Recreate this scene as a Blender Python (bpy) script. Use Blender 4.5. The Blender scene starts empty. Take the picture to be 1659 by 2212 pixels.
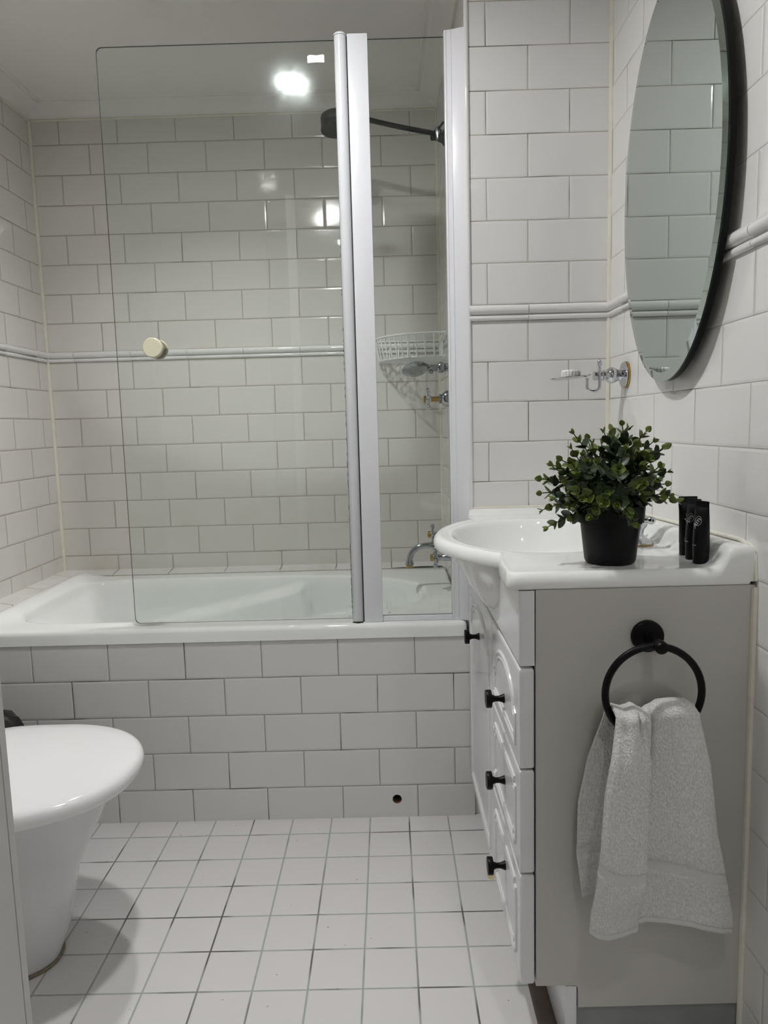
import bpy, bmesh, math, random
from mathutils import Vector, Matrix, noise
random.seed(7)
sc = bpy.context.scene
COL = sc.collection
PI = math.pi

# ------------------------------------------------------------------ object helpers
def obj(name, bm, mats, parent=None, smooth=True, angle=40, label=None, flip=False):
    me = bpy.data.meshes.new(name)
    if flip: bmesh.ops.reverse_faces(bm, faces=bm.faces[:])
    if parent is not None:
        off = Vector((0, 0, 0)); p = parent
        while p is not None:
            off += p.location; p = p.parent
        bmesh.ops.translate(bm, verts=bm.verts[:], vec=-off)
    bm.to_mesh(me); bm.free()
    if not isinstance(mats, (list, tuple)): mats = [mats]
    for m in mats: me.materials.append(m)
    if smooth:
        for p in me.polygons: p.use_smooth = True
        me.set_sharp_from_angle(angle=math.radians(angle))
    o = bpy.data.objects.new(name, me); COL.objects.link(o)
    if parent is not None: o.parent = parent
    if label: o['label'] = label
    return o

def thing(name, label, cat, loc, group=None):
    o = bpy.data.objects.new(name, None); COL.objects.link(o)
    o.location = loc; o.empty_display_size = .05
    o['label'] = label; o['category'] = cat
    if group: o['group'] = group
    return o

def tag(o, label, cat, group=None):
    o['label'] = label; o['category'] = cat
    if group: o['group'] = group
    return o

def struct(o):
    o['kind'] = 'structure'; return o

# ------------------------------------------------------------------ mesh helpers
def add_box(bm, x0, x1, y0, y1, z0, z1, bev=0.0, seg=2, mi=0):
    r = bmesh.ops.create_cube(bm, size=1.0)
    vs = r['verts']
    for v in vs:
        v.co = Vector(((x0+x1)/2+v.co.x*(x1-x0), (y0+y1)/2+v.co.y*(y1-y0), (z0+z1)/2+v.co.z*(z1-z0)))
    fs = set(f for v in vs for f in v.link_faces)
    for f in fs: f.material_index = mi
    if bev > 0:
        es = list({e for v in vs for e in v.link_edges})
        bmesh.ops.bevel(bm, geom=es, offset=bev, segments=seg, profile=.6, affect='EDGES')
    return bm

def box(*a, **k):
    return add_box(bmesh.new(), *a, **k)

def frame_for(d):
    d = d.normalized()
    a = Vector((0, 0, 1)) if abs(d.z) < .9 else Vector((1, 0, 0))
    u = d.cross(a).normalized(); v = d.cross(u).normalized()
    return u, v

def add_tube(bm, pts, r, n=12, closed=False, cap=True, mi=0):
    pts = [Vector(p) for p in pts]
    rr = r if isinstance(r, (list, tuple)) else [r]*len(pts)
    rings = []; u = None
    N = len(pts)
    for i, p in enumerate(pts):
        if closed: d = pts[(i+1) % N]-pts[i-1]
        elif i == 0: d = pts[1]-pts[0]
        elif i == N-1: d = pts[-1]-pts[-2]
        else: d = (pts[i+1]-pts[i]).normalized()+(pts[i]-pts[i-1]).normalized()
        d.normalize()
        if u is None: u, v = frame_for(d)
        else:
            u = (u-d*u.dot(d)).normalized(); v = d.cross(u)
        rings.append([bm.verts.new(p+(u*math.cos(2*PI*k/n)+v*math.sin(2*PI*k/n))*rr[i]) for k in range(n)])
    M = N if closed else N-1
    for i in range(M):
        a = rings[i]; b = rings[(i+1) % N]
        for k in range(n):
            f = bm.faces.new((a[k], a[(k+1) % n], b[(k+1) % n], b[k])); f.material_index = mi
    if cap and not closed:
        f = bm.faces.new(rings[0][::-1]); f.material_index = mi
        f = bm.faces.new(rings[-1]); f.material_index = mi
    return bm

def tube(*a, **k):
    return add_tube(bmesh.new(), *a, **k)

def add_lathe(bm, prof, origin=(0, 0, 0), axis=(0, 0, 1), n=32, mi=0, squash=None):
    """prof: list of (radius, height along axis)"""
    ax = Vector(axis).normalized(); u, v = frame_for(ax); o = Vector(origin)
    rings = []
    for r, h in prof:
        if r < 1e-6: rings.append([bm.verts.new(o+ax*h)])
        else:
            rings.append([bm.verts.new(o+ax*h+(u*math.cos(2*PI*k/n)+v*math.sin(2*PI*k/n))*r) for k in range(n)])
    for a, b in zip(rings, rings[1:]):
        for k in range(n):
            k2 = (k+1) % n
            if len(a) == 1 and len(b) == 1: continue
            if len(a) == 1: f = bm.faces.new((a[0], b[k2], b[k]))
            elif len(b) == 1: f = bm.faces.new((a[k], a[k2], b[0]))
            else: f = bm.faces.new((a[k], a[k2], b[k2], b[k]))
            f.material_index = mi
    bmesh.ops.recalc_face_normals(bm, faces=bm.faces[:])
    return bm

def lathe(*a, **k):
    return add_lathe(bmesh.new(), *a, **k)

def add_loft(bm, loops, closed=True, cap0=True, cap1=True, mi=0):
    R = [[bm.verts.new(Vector(p)) for p in L] for L in loops]
    n = len(R[0])
    for a, b in zip(R, R[1:]):
        for k in range(n if closed else n-1):
            f = bm.faces.new((a[k], a[(k+1) % n], b[(k+1) % n], b[k])); f.material_index = mi
    if cap0: bm.faces.new(R[0][::-1]).material_index = mi
    if cap1: bm.faces.new(R[-1]).material_index = mi
    return bm

def loft(*a, **k):
    return add_loft(bmesh.new(), *a, **k)

def recalc(bm):
    bmesh.ops.recalc_face_normals(bm, faces=bm.faces[:]); return bm

def add_prism(bm, plan, z0, z1, bev=0.0, seg=2, sides_only=False):
    a = [bm.verts.new((x, y, z0)) for x, y in plan]; b = [bm.verts.new((x, y, z1)) for x, y in plan]
    n = len(plan); fs = []
    for k in range(n): fs.append(bm.faces.new((a[k], a[(k+1) % n], b[(k+1) % n], b[k])))
    fs.append(bm.faces.new(a[::-1])); fs.append(bm.faces.new(b))
    bmesh.ops.recalc_face_normals(bm, faces=fs)
    if bev: bmesh.ops.bevel(bm, geom=list({e for f in fs for e in f.edges}), offset=bev, segments=seg, profile=.6, affect='EDGES')
    return bm

def arc(c, r, a0, a1, n, plane='xz', y=0):
    out = []
    for i in range(n+1):
        a = a0+(a1-a0)*i/n
        p, q = c[0]+r*math.cos(a), c[1]+r*math.sin(a)
        out.append({'xz': (p, y, q), 'xy': (p, q, y), 'yz': (y, p, q)}[plane])
    return out

def smooth_path(pts, n=6):
    pts = [Vector(p) for p in pts]; out = []
    for i in range(len(pts)-1):
        p0 = pts[max(i-1, 0)]; p1 = pts[i]; p2 = pts[i+1]; p3 = pts[min(i+2, len(pts)-1)]
        for k in range(n):
            t = k/n
            out.append(.5*((2*p1)+(-p0+p2)*t+(2*p0-5*p1+4*p2-p3)*t*t+(-p0+3*p1-3*p2+p3)*t**3))
    out.append(pts[-1]); return out

def interp(tab, x):
    if x <= tab[0][0]: return tab[0][1]
    for (a, b), (c, d) in zip(tab, tab[1:]):
        if x <= c: return b+(d-b)*(x-a)/(c-a)
    return tab[-1][1]

def sstep(a, b, x):
    t = min(1, max(0, (x-a)/(b-a))); return t*t*(3-2*t)

# ------------------------------------------------------------------ materials
class N:
    def __init__(s, name):
        s.m = bpy.data.materials.new(name); s.m.use_nodes = True
        s.t = s.m.node_tree; s.t.nodes.clear()
        s.out = s.t.nodes.new('ShaderNodeOutputMaterial')
    def n(s, typ, **k):
        nd = s.t.nodes.new(typ)
        for a, b in k.items(): setattr(nd, a, b)
        return nd
    def l(s, a, b): s.t.links.new(a, b)
    def put(s, sock, v):
        if isinstance(v, bpy.types.NodeSocket): s.l(v, sock)
        else: sock.default_value = v
    def math(s, op, a, b=None, c=None, clamp=False):
        nd = s.n('ShaderNodeMath', operation=op, use_clamp=clamp)
        s.put(nd.inputs[0], a)
        if b is not None: s.put(nd.inputs[1], b)
        if c is not None: s.put(nd.inputs[2], c)
        return nd.outputs[0]
    def sm(s, a, b, x):
        nd = s.n('ShaderNodeMapRange', interpolation_type='SMOOTHSTEP')
        s.put(nd.inputs[0], x); nd.inputs[1].default_value = a; nd.inputs[2].default_value = b
        return nd.outputs[0]
    def pos(s):
        g = s.n('ShaderNodeNewGeometry'); x = s.n('ShaderNodeSeparateXYZ'); s.l(g.outputs['Position'], x.inputs[0])
        return g, x
    def noise(s, scale, detail=3, vec=None, rough=.5):
        nd = s.n('ShaderNodeTexNoise'); nd.inputs['Scale'].default_value = scale; nd.inputs['Detail'].default_value = detail
        nd.inputs['Roughness'].default_value = rough
        if vec is None:
            g = s.n('ShaderNodeNewGeometry'); vec = g.outputs['Position']
        s.l(vec, nd.inputs['Vector']); return nd.outputs['Fac']
    def mix(s, f, a, b):
        nd = s.n('ShaderNodeMix', data_type='RGBA'); s.put(nd.inputs[0], f); s.put(nd.inputs[6], a); s.put(nd.inputs[7], b)
        return nd.outputs[2]
    def pbr(s, **k):
        p = s.n('ShaderNodeBsdfPrincipled')
        for a, b in k.items(): s.put(p.inputs[a.replace('_', ' ')], b)
        s.l(p.outputs[0], s.out.inputs[0]); return p
    def bump(s, h, dist, strength=1, normal=None):
        b = s.n('ShaderNodeBump'); b.inputs['Distance'].default_value = dist; b.inputs['Strength'].default_value = strength
        s.l(h, b.inputs['Height'])
        if normal is not None: s.l(normal, b.inputs['Normal'])
        return b.outputs[0]

def rgb(r, g, b): return (r, g, b, 1)

def plain(name, col, rough=.4, metal=0, var=.04, nscale=12, bumpd=0, bscale=200, **k):
    m = N(name)
    nz = m.noise(nscale, 3)
    c = m.mix(nz, rgb(*[x*(1-var) for x in col]), rgb(*[min(1, x*(1+var)) for x in col]))
    kw = dict(Base_Color=c, Roughness=rough, Metallic=metal)
    if bumpd: kw['Normal'] = m.bump(m.noise(bscale, 3), bumpd)
    kw.update(k)
    m.pbr(**kw); return m.m

def tile_mat(name, uaxis, vaxis, u0, pw, split, up, dn, grout_w=.0022, col=(.77, .765, .75), grout=(.33, .32, .285),
             dark=(.16, .155, .13), parity=1.0, rough=.07, bumpd=.0009, gdark=.45, wob=.0008, pill=.005, tilt=.006, dirt=(0,0,0), stain=None):
    """running-bond glazed tile in world coordinates. up/dn = (v0, pitch, parity) above / below the split height"""
    m = N(name)
    g, xyz = m.pos()
    wn = m.n('ShaderNodeTexNoise'); wn.inputs['Scale'].default_value = 7; wn.inputs['Detail'].default_value = 0; m.l(g.outputs['Position'], wn.inputs['Vector'])
    wc = m.n('ShaderNodeSeparateXYZ'); m.l(wn.outputs['Color'], wc.inputs[0])
    u = m.math('ADD', xyz.outputs[uaxis], m.math('MULTIPLY', m.math('SUBTRACT', wc.outputs[0], .5), wob*2))
    v = m.math('ADD', xyz.outputs[vaxis], m.math('MULTIPLY', m.math('SUBTRACT', wc.outputs[1], .5), wob*2))
    sel = m.math('GREATER_THAN', v, split)
    def pick(a, b): return m.math('ADD', b, m.math('MULTIPLY', sel, a-b))
    v0 = pick(up[0], dn[0]); ph = pick(up[1], dn[1]); par = pick(up[2], dn[2])
    vv = m.math('DIVIDE', m.math('SUBTRACT', v, v0), ph)
    row = m.math('FLOOR', vv); fv = m.math('SUBTRACT', vv, row)
    odd = m.math('FLOORED_MODULO', m.math('ADD', row, par), 2.0)
    uu = m.math('ADD', m.math('DIVIDE', m.math('SUBTRACT', u, u0), pw), m.math('MULTIPLY', odd, .5*parity))
    colm = m.math('FLOOR', uu); fu = m.math('SUBTRACT', uu, colm)
    # small random shift of each tile's own joint width
    idv = m.n('ShaderNodeCombineXYZ'); m.l(row, idv.inputs[0]); m.l(colm, idv.inputs[1])
    wno = m.n('ShaderNodeTexWhiteNoise', noise_dimensions='3D'); m.l(idv.outputs[0], wno.inputs['Vector'])
    du = m.math('MULTIPLY', m.math('MINIMUM', fu, m.math('SUBTRACT', 1.0, fu)), pw)
    dv = m.math('MULTIPLY', m.math('MINIMUM', fv, m.math('SUBTRACT', 1.0, fv)), ph)
    d = m.math('SMOOTH_MIN', du, dv, .0015)
    h = grout_w/2
    mask = m.sm(h-.0004, h+.0005, d)
    height = m.math('ADD', m.math('MULTIPLY', m.sm(h, h+pill, d), .6), m.math('MULTIPLY', mask, .4))
    # soft glaze waviness
    gz = m.noise(30, 0)
    height2 = m.math('ADD', height, m.math('MULTIPLY', gz, .10))
    # random tilt
    sub = m.n('ShaderNodeVectorMath', operation='SUBTRACT'); m.l(wno.outputs['Color'], sub.inputs[0]); sub.inputs[1].default_value = (.5, .5, .5)
    scl = m.n('ShaderNodeVectorMath', operation='SCALE'); m.l(sub.outputs[0], scl.inputs[0]); scl.inputs['Scale'].default_value = tilt*2
    add = m.n('ShaderNodeVectorMath', operation='ADD'); m.l(scl.outputs[0], add.inputs[0]); m.l(g.outputs['Normal'], add.inputs[1])
    nor = m.n('ShaderNodeVectorMath', operation='NORMALIZE'); m.l(add.outputs[0], nor.inputs[0])
    nrm = m.bump(height2, bumpd, 1, nor.outputs[0])
    tv = m.math('MULTIPLY', m.math('SUBTRACT', wno.outputs['Value'], .5), .05)
    c1 = m.mix(m.math('ADD', tv, .5), rgb(*[x*.93 for x in col]), rgb(*[min(1, x*1.07) for x in col]))
    gn = m.noise(6.5, 1); gn2 = m.sm(gdark, gdark+.16, gn)
    gc = m.mix(gn2, rgb(*grout), rgb(*dark))
    # limescale / soap film
    if dirt[0] > 0:
        dn_ = m.sm(.45, .75, m.noise(9, 3, rough=.7))
        low = m.sm(dirt[2], dirt[1], v)
        c1 = m.mix(m.math('MULTIPLY', m.math('MULTIPLY', dn_, low), dirt[0]), c1, rgb(.62, .58, .47))
    c = m.mix(mask, gc, c1)
    if stain:
        sx, sy, sr, scol = stain
        ax = m.math('SUBTRACT', xyz.outputs[0], sx); ay = m.math('SUBTRACT', xyz.outputs[1], sy)
        dd = m.math('SQRT', m.math('ADD', m.math('MULTIPLY', ax, ax), m.math('MULTIPLY', m.math('MULTIPLY', ay, ay), .35)))
        dd = m.math('ADD', dd, m.math('MULTIPLY', m.math('SUBTRACT', m.noise(70, 3), .5), .016))
        sp = m.n('ShaderNodeMath', operation='SUBTRACT'); sp.inputs[0].default_value = 1; m.l(m.sm(sr-.002, sr+.002, dd), sp.inputs[1])
        c = m.mix(m.math('MULTIPLY', sp.outputs[0], .75), c, rgb(*scol))
    if stain:
        c = m.mix(m.math('MULTIPLY', m.sm(.735, .76, m.noise(55, 2)), .6), c, rgb(.12, .11, .10))
    rg = m.math('ADD', rough, m.math('MULTIPLY', m.math('SUBTRACT', 1.0, mask), .55))
    rg = m.math('ADD', rg, .03)
    m.pbr(Base_Color=c, Roughness=rg, Normal=nrm)
    return m.m

TW = .202
X0 = -.6506
UP = (1.340, .1005)
m_back = tile_mat('glazed_wall_tile_far', 0, 2, -1.1096, TW, 1.32, (1.3392, .1005, 1), (1.3047, .1005, 1), dirt=(.35, .55, 1.0), gdark=.6, grout_w=.0036, grout=(.42,.395,.35), dark=(.29,.27,.23), col=(.70, .685, .645))
m_part = tile_mat('glazed_wall_tile_partition', 0, 2, .3576, TW, 1.32, (1.3414, .1002, 1), (1.3023, .1002, 1), gdark=.50, grout_w=.0022, grout=(.42,.40,.36), col=(.74, .735, .725))
m_right = tile_mat('glazed_wall_tile_right', 1, 2, -.4043, TW, 1.32, (1.3414, .1002, 1), (1.3023, .1002, 0), gdark=.55, grout_w=.0016, grout=(.45,.43,.39))
m_left = tile_mat('glazed_wall_tile_left', 1, 2, .6165, TW, 1.32, (1.3392, .1005, 1), (1.3047, .1005, 0), gdark=.6, dirt=(.3, .55, 1.0), grout_w=.0034, grout=(.42,.395,.35), dark=(.29,.27,.23), col=(.73, .715, .68))
m_side = tile_mat('glazed_wall_tile_shower_side', 1, 2, .62, TW, 1.32, (1.3392, .1005, 0), (1.3047, .1005, 1), dirt=(.5, .55, 1.2), grout=(.42,.40,.33))
m_apron = tile_mat('glazed_apron_tile', 0, 2, X0, TW, 99, (0, .1, 0), (.0909-.1027, .1027, 1), col=(.72, .715, .705), gdark=.52, grout_w=.0026, grout=(.34,.33,.31), dark=(.10,.10,.09), tilt=.008)
m_floor = tile_mat('matt_floor_tile', 0, 1, -.7003, .1045, 99, (0, .1, 0), (-.0722, .1045, 0), parity=0, rough=.30, grout_w=.0036,
                   col=(.69, .68, .675), grout=(.38, .415, .40), dark=(.12, .12, .11), gdark=.49, bumpd=.0006, pill=.003, tilt=.004,
                   stain=(.214, -.264, .010, (.55, .42, .17)))
m_rear = plain('painted_rear_wall', (.80, .79, .76), .6)

def ceiling_mat():
    m = N('ceiling_paint'); a = m.sm(.55, .8, m.noise(3.2, 5))
    m.pbr(Base_Color=m.mix(a, rgb(.84, .825, .79), rgb(.76, .74, .69)), Roughness=.55, Normal=m.bump(m.noise(60, 3), .0006)); return m.m
m_ceil = ceiling_mat()
m_trimtile = plain('glazed_trim_tile', (.77, .765, .76), .08, var=.03)
m_white_alu = plain('white_powder_coated_aluminium', (.80, .815, .85), .22, var=.01)
m_sealant = plain('old_cream_sealant', (.74, .72, .63), .5, var=.12, nscale=30)
m_mold = plain('dark_sealant_gap', (.03, .028, .022), .8)
m_enamel = plain('bath_enamel', (.88, .90, .885), .06, var=.01)
m_ceramic = plain('vitreous_china', (.82, .835, .825), .05, var=.01)
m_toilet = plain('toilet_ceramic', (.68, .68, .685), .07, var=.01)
m_seat = plain('toilet_seat_plastic', (.83, .83, .84), .10, var=.01)
m_cab = plain('white_foil_cabinet_front', (.74, .745, .76), .17, var=.015, bumpd=.0001, bscale=400)
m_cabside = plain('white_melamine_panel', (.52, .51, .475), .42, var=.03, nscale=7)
m_plinth = plain('grey_plinth_board', (.26, .27, .27), .6, var=.25, nscale=18)
m_darkfloor = plain('bare_brown_subfloor', (.16, .13, .11), .7, var=.3, nscale=25)
m_black = plain('matt_black_metal', (.0035, .0035, .004), .36, var=.05, Specular_IOR_Level=.16)
m_blackpl = plain('black_plastic', (.0035, .0035, .004), .42, var=.05, Specular_IOR_Level=.22)
m_chrome = plain('chrome', (.62, .63, .66), .08, metal=1, var=.08, nscale=40)
m_chrome_old = plain('worn_chrome', (.42, .44, .46), .16, metal=1, var=.2, nscale=60)
m_brass = plain('bare_brass', (.52, .33, .10), .3, metal=1, var=.2, nscale=80)
m_wire = plain('white_plastic_coated_wire', (.80, .82, .80), .3, var=.05, nscale=50)
m_cream = plain('cream_plastic', (.80, .77, .58), .25, var=.01)
m_soil = plain('plant_stem_dark', (.02, .022, .014), .7, var=.3)
m_soap = plain('white_wrapped_soap', (.80, .80, .80), .22, var=.05, nscale=200, bumpd=.0015, bscale=160)
m_rust = plain('rust_stain', (.20, .12, .06), .7, var=.5, nscale=200)
m_grey_print = plain('grey_print', (.48, .48, .49), .4)
m_bag = plain('black_bin_liner', (.012, .012, .012), .28, var=.2, bumpd=.002, bscale=60)
m_door = plain('painted_door', (.66, .66, .65), .35, var=.02)

def towel_mat():
    m = N('white_terry_cotton')
    uv = m.n('ShaderNodeUVMap'); uv.uv_map = 'UVMap'
    s = m.n('ShaderNodeSeparateXYZ'); m.l(uv.outputs[0], s.inputs[0])
    a = m.sm(.095, .10, s.outputs[1]); b = m.math('SUBTRACT', 1.0, m.sm(.150, .155, s.outputs[1]))
    # woven band and hem have no pile
    g = m.n('ShaderNodeNewGeometry'); mp = m.n('ShaderNodeMapping'); m.l(g.outputs['Position'], mp.inputs[0]); mp.inputs['Scale'].default_value = (1.35, 1.35, .75)
    n1 = m.n('ShaderNodeTexNoise'); n1.inputs['Scale'].default_value = 300; n1.inputs['Detail'].default_value = 2; m.l(mp.outputs[0], n1.inputs['Vector'])
    n2 = m.noise(800, 2)
    at = m.n('ShaderNodeAttribute'); at.attribute_name = 'pile'
    h = m.math('MULTIPLY', m.math('ADD', n1.outputs['Fac'], m.math('MULTIPLY', n2, .4)), m.math('ADD', .12, m.math('MULTIPLY', at.outputs['Fac'], .88)))
    c = m.mix(m.sm(.3, .75, n1.outputs['Fac']), rgb(.78, .775, .765), rgb(.95, .945, .94))
    c = m.mix(at.outputs['Fac'], rgb(.66, .655, .645), c)
    m.pbr(Base_Color=c, Roughness=.95, Normal=m.bump(h, .0048, 1.0), Sheen_Weight=.15)
    return m.m
m_towel = towel_mat()

def glass_mat(name, tint, haze=.02):
    m = N(name)
    tr = m.n('ShaderNodeBsdfTransparent'); tr.inputs[0].default_value = rgb(*tint)
    gl = m.n('ShaderNodeBsdfGlossy'); gl.inputs['Roughness'].default_value = 0.0; gl.inputs[0].default_value = rgb(.95, 1, .98)
    gh = m.n('ShaderNodeBsdfGlossy'); gh.inputs['Roughness'].default_value = .13; gh.inputs[0].default_value = rgb(.9, 1, .97)
    fr = m.n('ShaderNodeFresnel'); fr.inputs[0].default_value = 1.45
    a = m.n('ShaderNodeMixShader'); m.l(fr.outputs[0], a.inputs[0]); m.l(tr.outputs[0], a.inputs[1]); m.l(gl.outputs[0], a.inputs[2])
    b = m.n('ShaderNodeMixShader'); m.l(m.math('MULTIPLY', m.sm(.2, .9, m.noise(16, 2, rough=.7)), haze), b.inputs[0])
    m.l(a.outputs[0], b.inputs[1]); m.l(gh.outputs[0], b.inputs[2]); m.l(b.outputs[0], m.out.inputs[0])
    return m.m
m_glass = glass_mat('clear_toughened_glass', (.976, .992, .984), .012)
m_glassedge = plain('green_glass_edge', (.10, .16, .13), .15)
m_etch = plain('etched_mark', (.45, .50, .48), .6)
m_mark = plain('white_glass_mark', (.93, .97, .97), .4, var=.01)

def mirror_mat():
    m = N('silvered_mirror'); m.pbr(Base_Color=rgb(.58, .64, .615), Metallic=1.0, Roughness=.012); return m.m
m_mirror = mirror_mat()

def lamp_mat(s):
    m = N('lamp_lens'); e = m.n('ShaderNodeEmission'); e.inputs[0].default_value = rgb(1, .99, .98); e.inputs[1].default_value = s
    m.l(e.outputs[0], m.out.inputs[0]); return m.m

def leaf_mat(name, c0, c1, edge):
    m = N(name)
    uv = m.n('ShaderNodeUVMap'); s = m.n('ShaderNodeSeparateXYZ'); m.l(uv.outputs[0], s.inputs[0])
    c = m.mix(m.noise(90, 2), rgb(*c0), rgb(*c1))
    c = m.mix(m.math('MULTIPLY', m.sm(.80, .97, s.outputs[0]), .55), c, rgb(*edge))
    vein = m.math('MULTIPLY', m.math('SUBTRACT', 1.0, m.sm(.02, .10, s.outputs[0])), .35)
    c = m.mix(vein, c, rgb(*edge))
    m.pbr(Base_Color=c, Roughness=.42, Transmission_Weight=0.0); return m.m
m_leaf = leaf_mat('mature_leaf', (.018, .030, .014), (.040, .062, .022), (.12, .16, .08))
m_leaf_y = leaf_mat('young_leaf', (.075, .110, .020), (.150, .195, .035), (.34, .40, .15))

# ------------------------------------------------------------------ the room
XL, XR, YB, YR, ZC = -1.2125, .560, .7859, -1.95, 2.165
def quad(pts, mi=0, bm=None):
    bm = bm or bmesh.new(); f = bm.faces.new([bm.verts.new(p) for p in pts]); f.material_index = mi; return bm

struct(obj('wall_far', box(XL-.1, .30, YB, YB+.08, 0, ZC), m_back, smooth=False))
struct(obj('wall_left', box(XL-.08, XL, YR-.1, YB+.05, 0, ZC), m_left, smooth=False))
struct(obj('wall_right', box(XR, XR+.08, YR-.1, .3, 0, ZC), m_right, smooth=False))
bm = add_prism(bmesh.new(), [(.2105, .008), (XR+.05, .008), (XR+.05, YB+.06), (.195, YB+.06)], 0, ZC)
for f in bm.faces: f.material_index = 1 if f.normal.x < -.9 else 0
struct(obj('wall_partition', bm, [m_part, m_side], smooth=False))
# rear wall with the doorway the picture is taken from, and a stretch of hall behind it
bm = add_box(bmesh.new(), XL-.1, -.56, YR-.10, YR, 0, ZC); add_box(bm, .34, XR+.1, YR-.10, YR, 0, ZC); add_box(bm, -.56, .34, YR-.10, YR, 2.03, ZC)
struct(obj('wall_rear', bm, m_rear, smooth=False))
bm = add_box(bmesh.new(), XL-.1, XR+.1, -3.3, -3.2, 0, ZC); add_box(bm, XL-.18, XL-.08, -3.3, YR-.05, 0, ZC); add_box(bm, XR+.08, XR+.18, -3.3, YR-.05, 0, ZC)
struct(obj('wall_hall', bm, m_rear, smooth=False))
fb = bmesh.new()
quad([(XL-.1, -3.2, 0), (.237, -3.2, 0), (.237, .05, 0), (XL-.1, .05, 0)], 0, fb)
quad([(.272, -3.2, 0), (XR+.1, -3.2, 0), (XR+.1, -.745, 0), (.272, -.745, 0)], 0, fb)
quad([(.237, -3.2, 0), (.272, -3.2, 0), (.272, -.745, 0), (.237, -.745, 0)], 0, fb)
quad([(.237, -.745, -.004), (XR+.1, -.745, -.004), (XR+.1, .05, -.004), (.237, .05, -.004)], 1, fb)
quad([(.237, -.745, -.004), (.237, .05, -.004), (.237, .05, 0), (.237, -.745, 0)], 1, fb)
struct(obj('floor', fb, [m_floor, m_darkfloor], smooth=False))
struct(obj('ceiling', box(XL-.15, XR+.15, -3.3, YB+.1, ZC, ZC+.06), m_ceil, smooth=False))

# tiled apron under the bath, with its round pipe hole
bm = bmesh.new()
hx, hz, hr, q = .0002, .0508, .0125, .03
sq = []
for i in range(32):
    a = 2*PI*i/32; c, s = math.cos(a), math.sin(a); k = q/max(abs(c), abs(s)); sq.append((hx+c*k, hz+s*k))
o_ = [bm.verts.new((x, 0, z)) for x, z in sq]; i_ = [bm.verts.new((hx+hr*math.cos(2*PI*i/32), 0, hz+hr*math.sin(2*PI*i/32))) for i in range(32)]
d_ = [bm.verts.new((v.co.x, .03, v.co.z)) for v in i_]
for k in range(32):
    k2 = (k+1) % 32
    bm.faces.new((o_[k], o_[k2], i_[k2], i_[k])); bm.faces.new((i_[k], i_[k2], d_[k2], d_[k])).material_index = 1
bm.faces.new(d_).material_index = 2
for x0, x1, z0, z1 in [(XL, hx-q, 0, .503), (hx+q, .2095, 0, .503), (hx-q, hx+q, 0, hz-q), (hx-q, hx+q, hz+q, .503)]:
    quad([(x0, 0, z0), (x1, 0, z0), (x1, 0, z1), (x0, 0, z1)], 0, bm)
recalc(bm)
struct(obj('wall_bath_apron', bm, [m_apron, m_rust, m_mold], smooth=False))

# moulded dado trims (two ribs), run along each wall
def trim_profile(h):
    pts = [(0, 0)]
    def rib(z0, z1, d):
        for i in range(9):
            a = PI*i/8; pts.append((.003+d*math.sin(a), z0+(z1-z0)*(1-math.cos(a))/2))
    rib(0, .33*h, .0055); pts.append((.0015, .35*h)); pts.append((.0015, .40*h)); rib(.40*h, .99*h, .0105); pts.append((0, h))
    return pts
def trim(name, p0, p1, nrm, z0, h, u0):
    p0 = Vector(p0); p1 = Vector(p1); d = (p1-p0); L = d.length; d.normalize(); nrm = Vector(nrm)
    cuts = [0]; s = u0
    while s < L-.001:
        if s > 0.001: cuts += [s-.0012, s, s+.0012]
        s += TW
    cuts.append(L)
    loops = []
    pr = trim_profile(h)
    for c in cuts:
        dent = any(abs(c-(u0+TW*k)) < .0006 for k in range(30)) and 0 < c < L
        base = p0+d*c
        loops.append([base+nrm*(x*(.55 if dent else 1))+Vector((0, 0, z0+z)) for x, z in pr])
    bm = loft(loops, closed=False, cap0=False, cap1=False); recalc(bm)
    return struct(obj(name, bm, m_trimtile, angle=60))
trim('trim_1', (XL, YB, 0), (.197, YB, 0), (0, -1, 0), 1.3045, .0355, .10)
trim('trim_2', (XL, .02, 0), (XL, YB, 0), (1, 0, 0), 1.3045, .0355, .07)
trim('trim_3', (.2105, .008, 0), (XR, .008, 0), (0, -1, 0), 1.3025, .038, .147)
trim('trim_4', (XR, .008, 0), (XR, YR, 0), (-1, 0, 0), 1.3025, .038, .109)
trim('trim_5', (.1985, YB, 0), (.2035, .06, 0), (-1, 0, 0), 1.3045, .0355, .12)

# corner beads and old sealant
struct(obj('trim_6', tube([(XL+.003, YB-.003, .545), (XL+.003, YB-.003, 2.125)], .0075, 10), m_sealant))
struct(obj('trim_7', tube([(XR-.001, .007, .83), (XR-.001, .007, ZC)], .0068, 8), m_sealant))
struct(obj('trim_8', tube([(.2095, .006, .80), (.2105, .006, ZC)], .0055, 10), m_trimtile))
struct(obj('trim_9', tube([(.1955, YB-.002, .545), (.1955, YB-.002, 2.13)], .007, 8), m_sealant))
# cornice over the bath: shallow cove with two ribs
def cornice(name, p0, p1, nrm):
    prof = [(0, 2.122), (.003, 2.126), (.004, 2.130)] + [(.004+.054*(1-math.cos(a)), 2.130+.026*math.sin(a)) for a in [PI/2*i/8 for i in range(9)]] + \
           [(.060, 2.157), (.062, 2.161), (.068, 2.161), (.070, 2.157), (.074, 2.157), (.076, 2.165)]
    nrm = Vector(nrm)
    loops = [[Vector(p)+nrm*x*1+Vector((0, 0, z)) for x, z in prof] for p in (p0, p1)]
    return struct(obj(name, recalc(loft(loops, closed=False, cap0=False, cap1=False)), m_ceil, angle=30))
cornice('trim_10', (XL, YB, 0), (.197, YB, 0), (0, -1, 0))
cornice('trim_11', (XL, -1.9, 0), (XL, YB, 0), (1, 0, 0))
cornice('trim_12', (.197, YB, 0), (.207, .02, 0), (-1, 0, 0))
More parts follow.
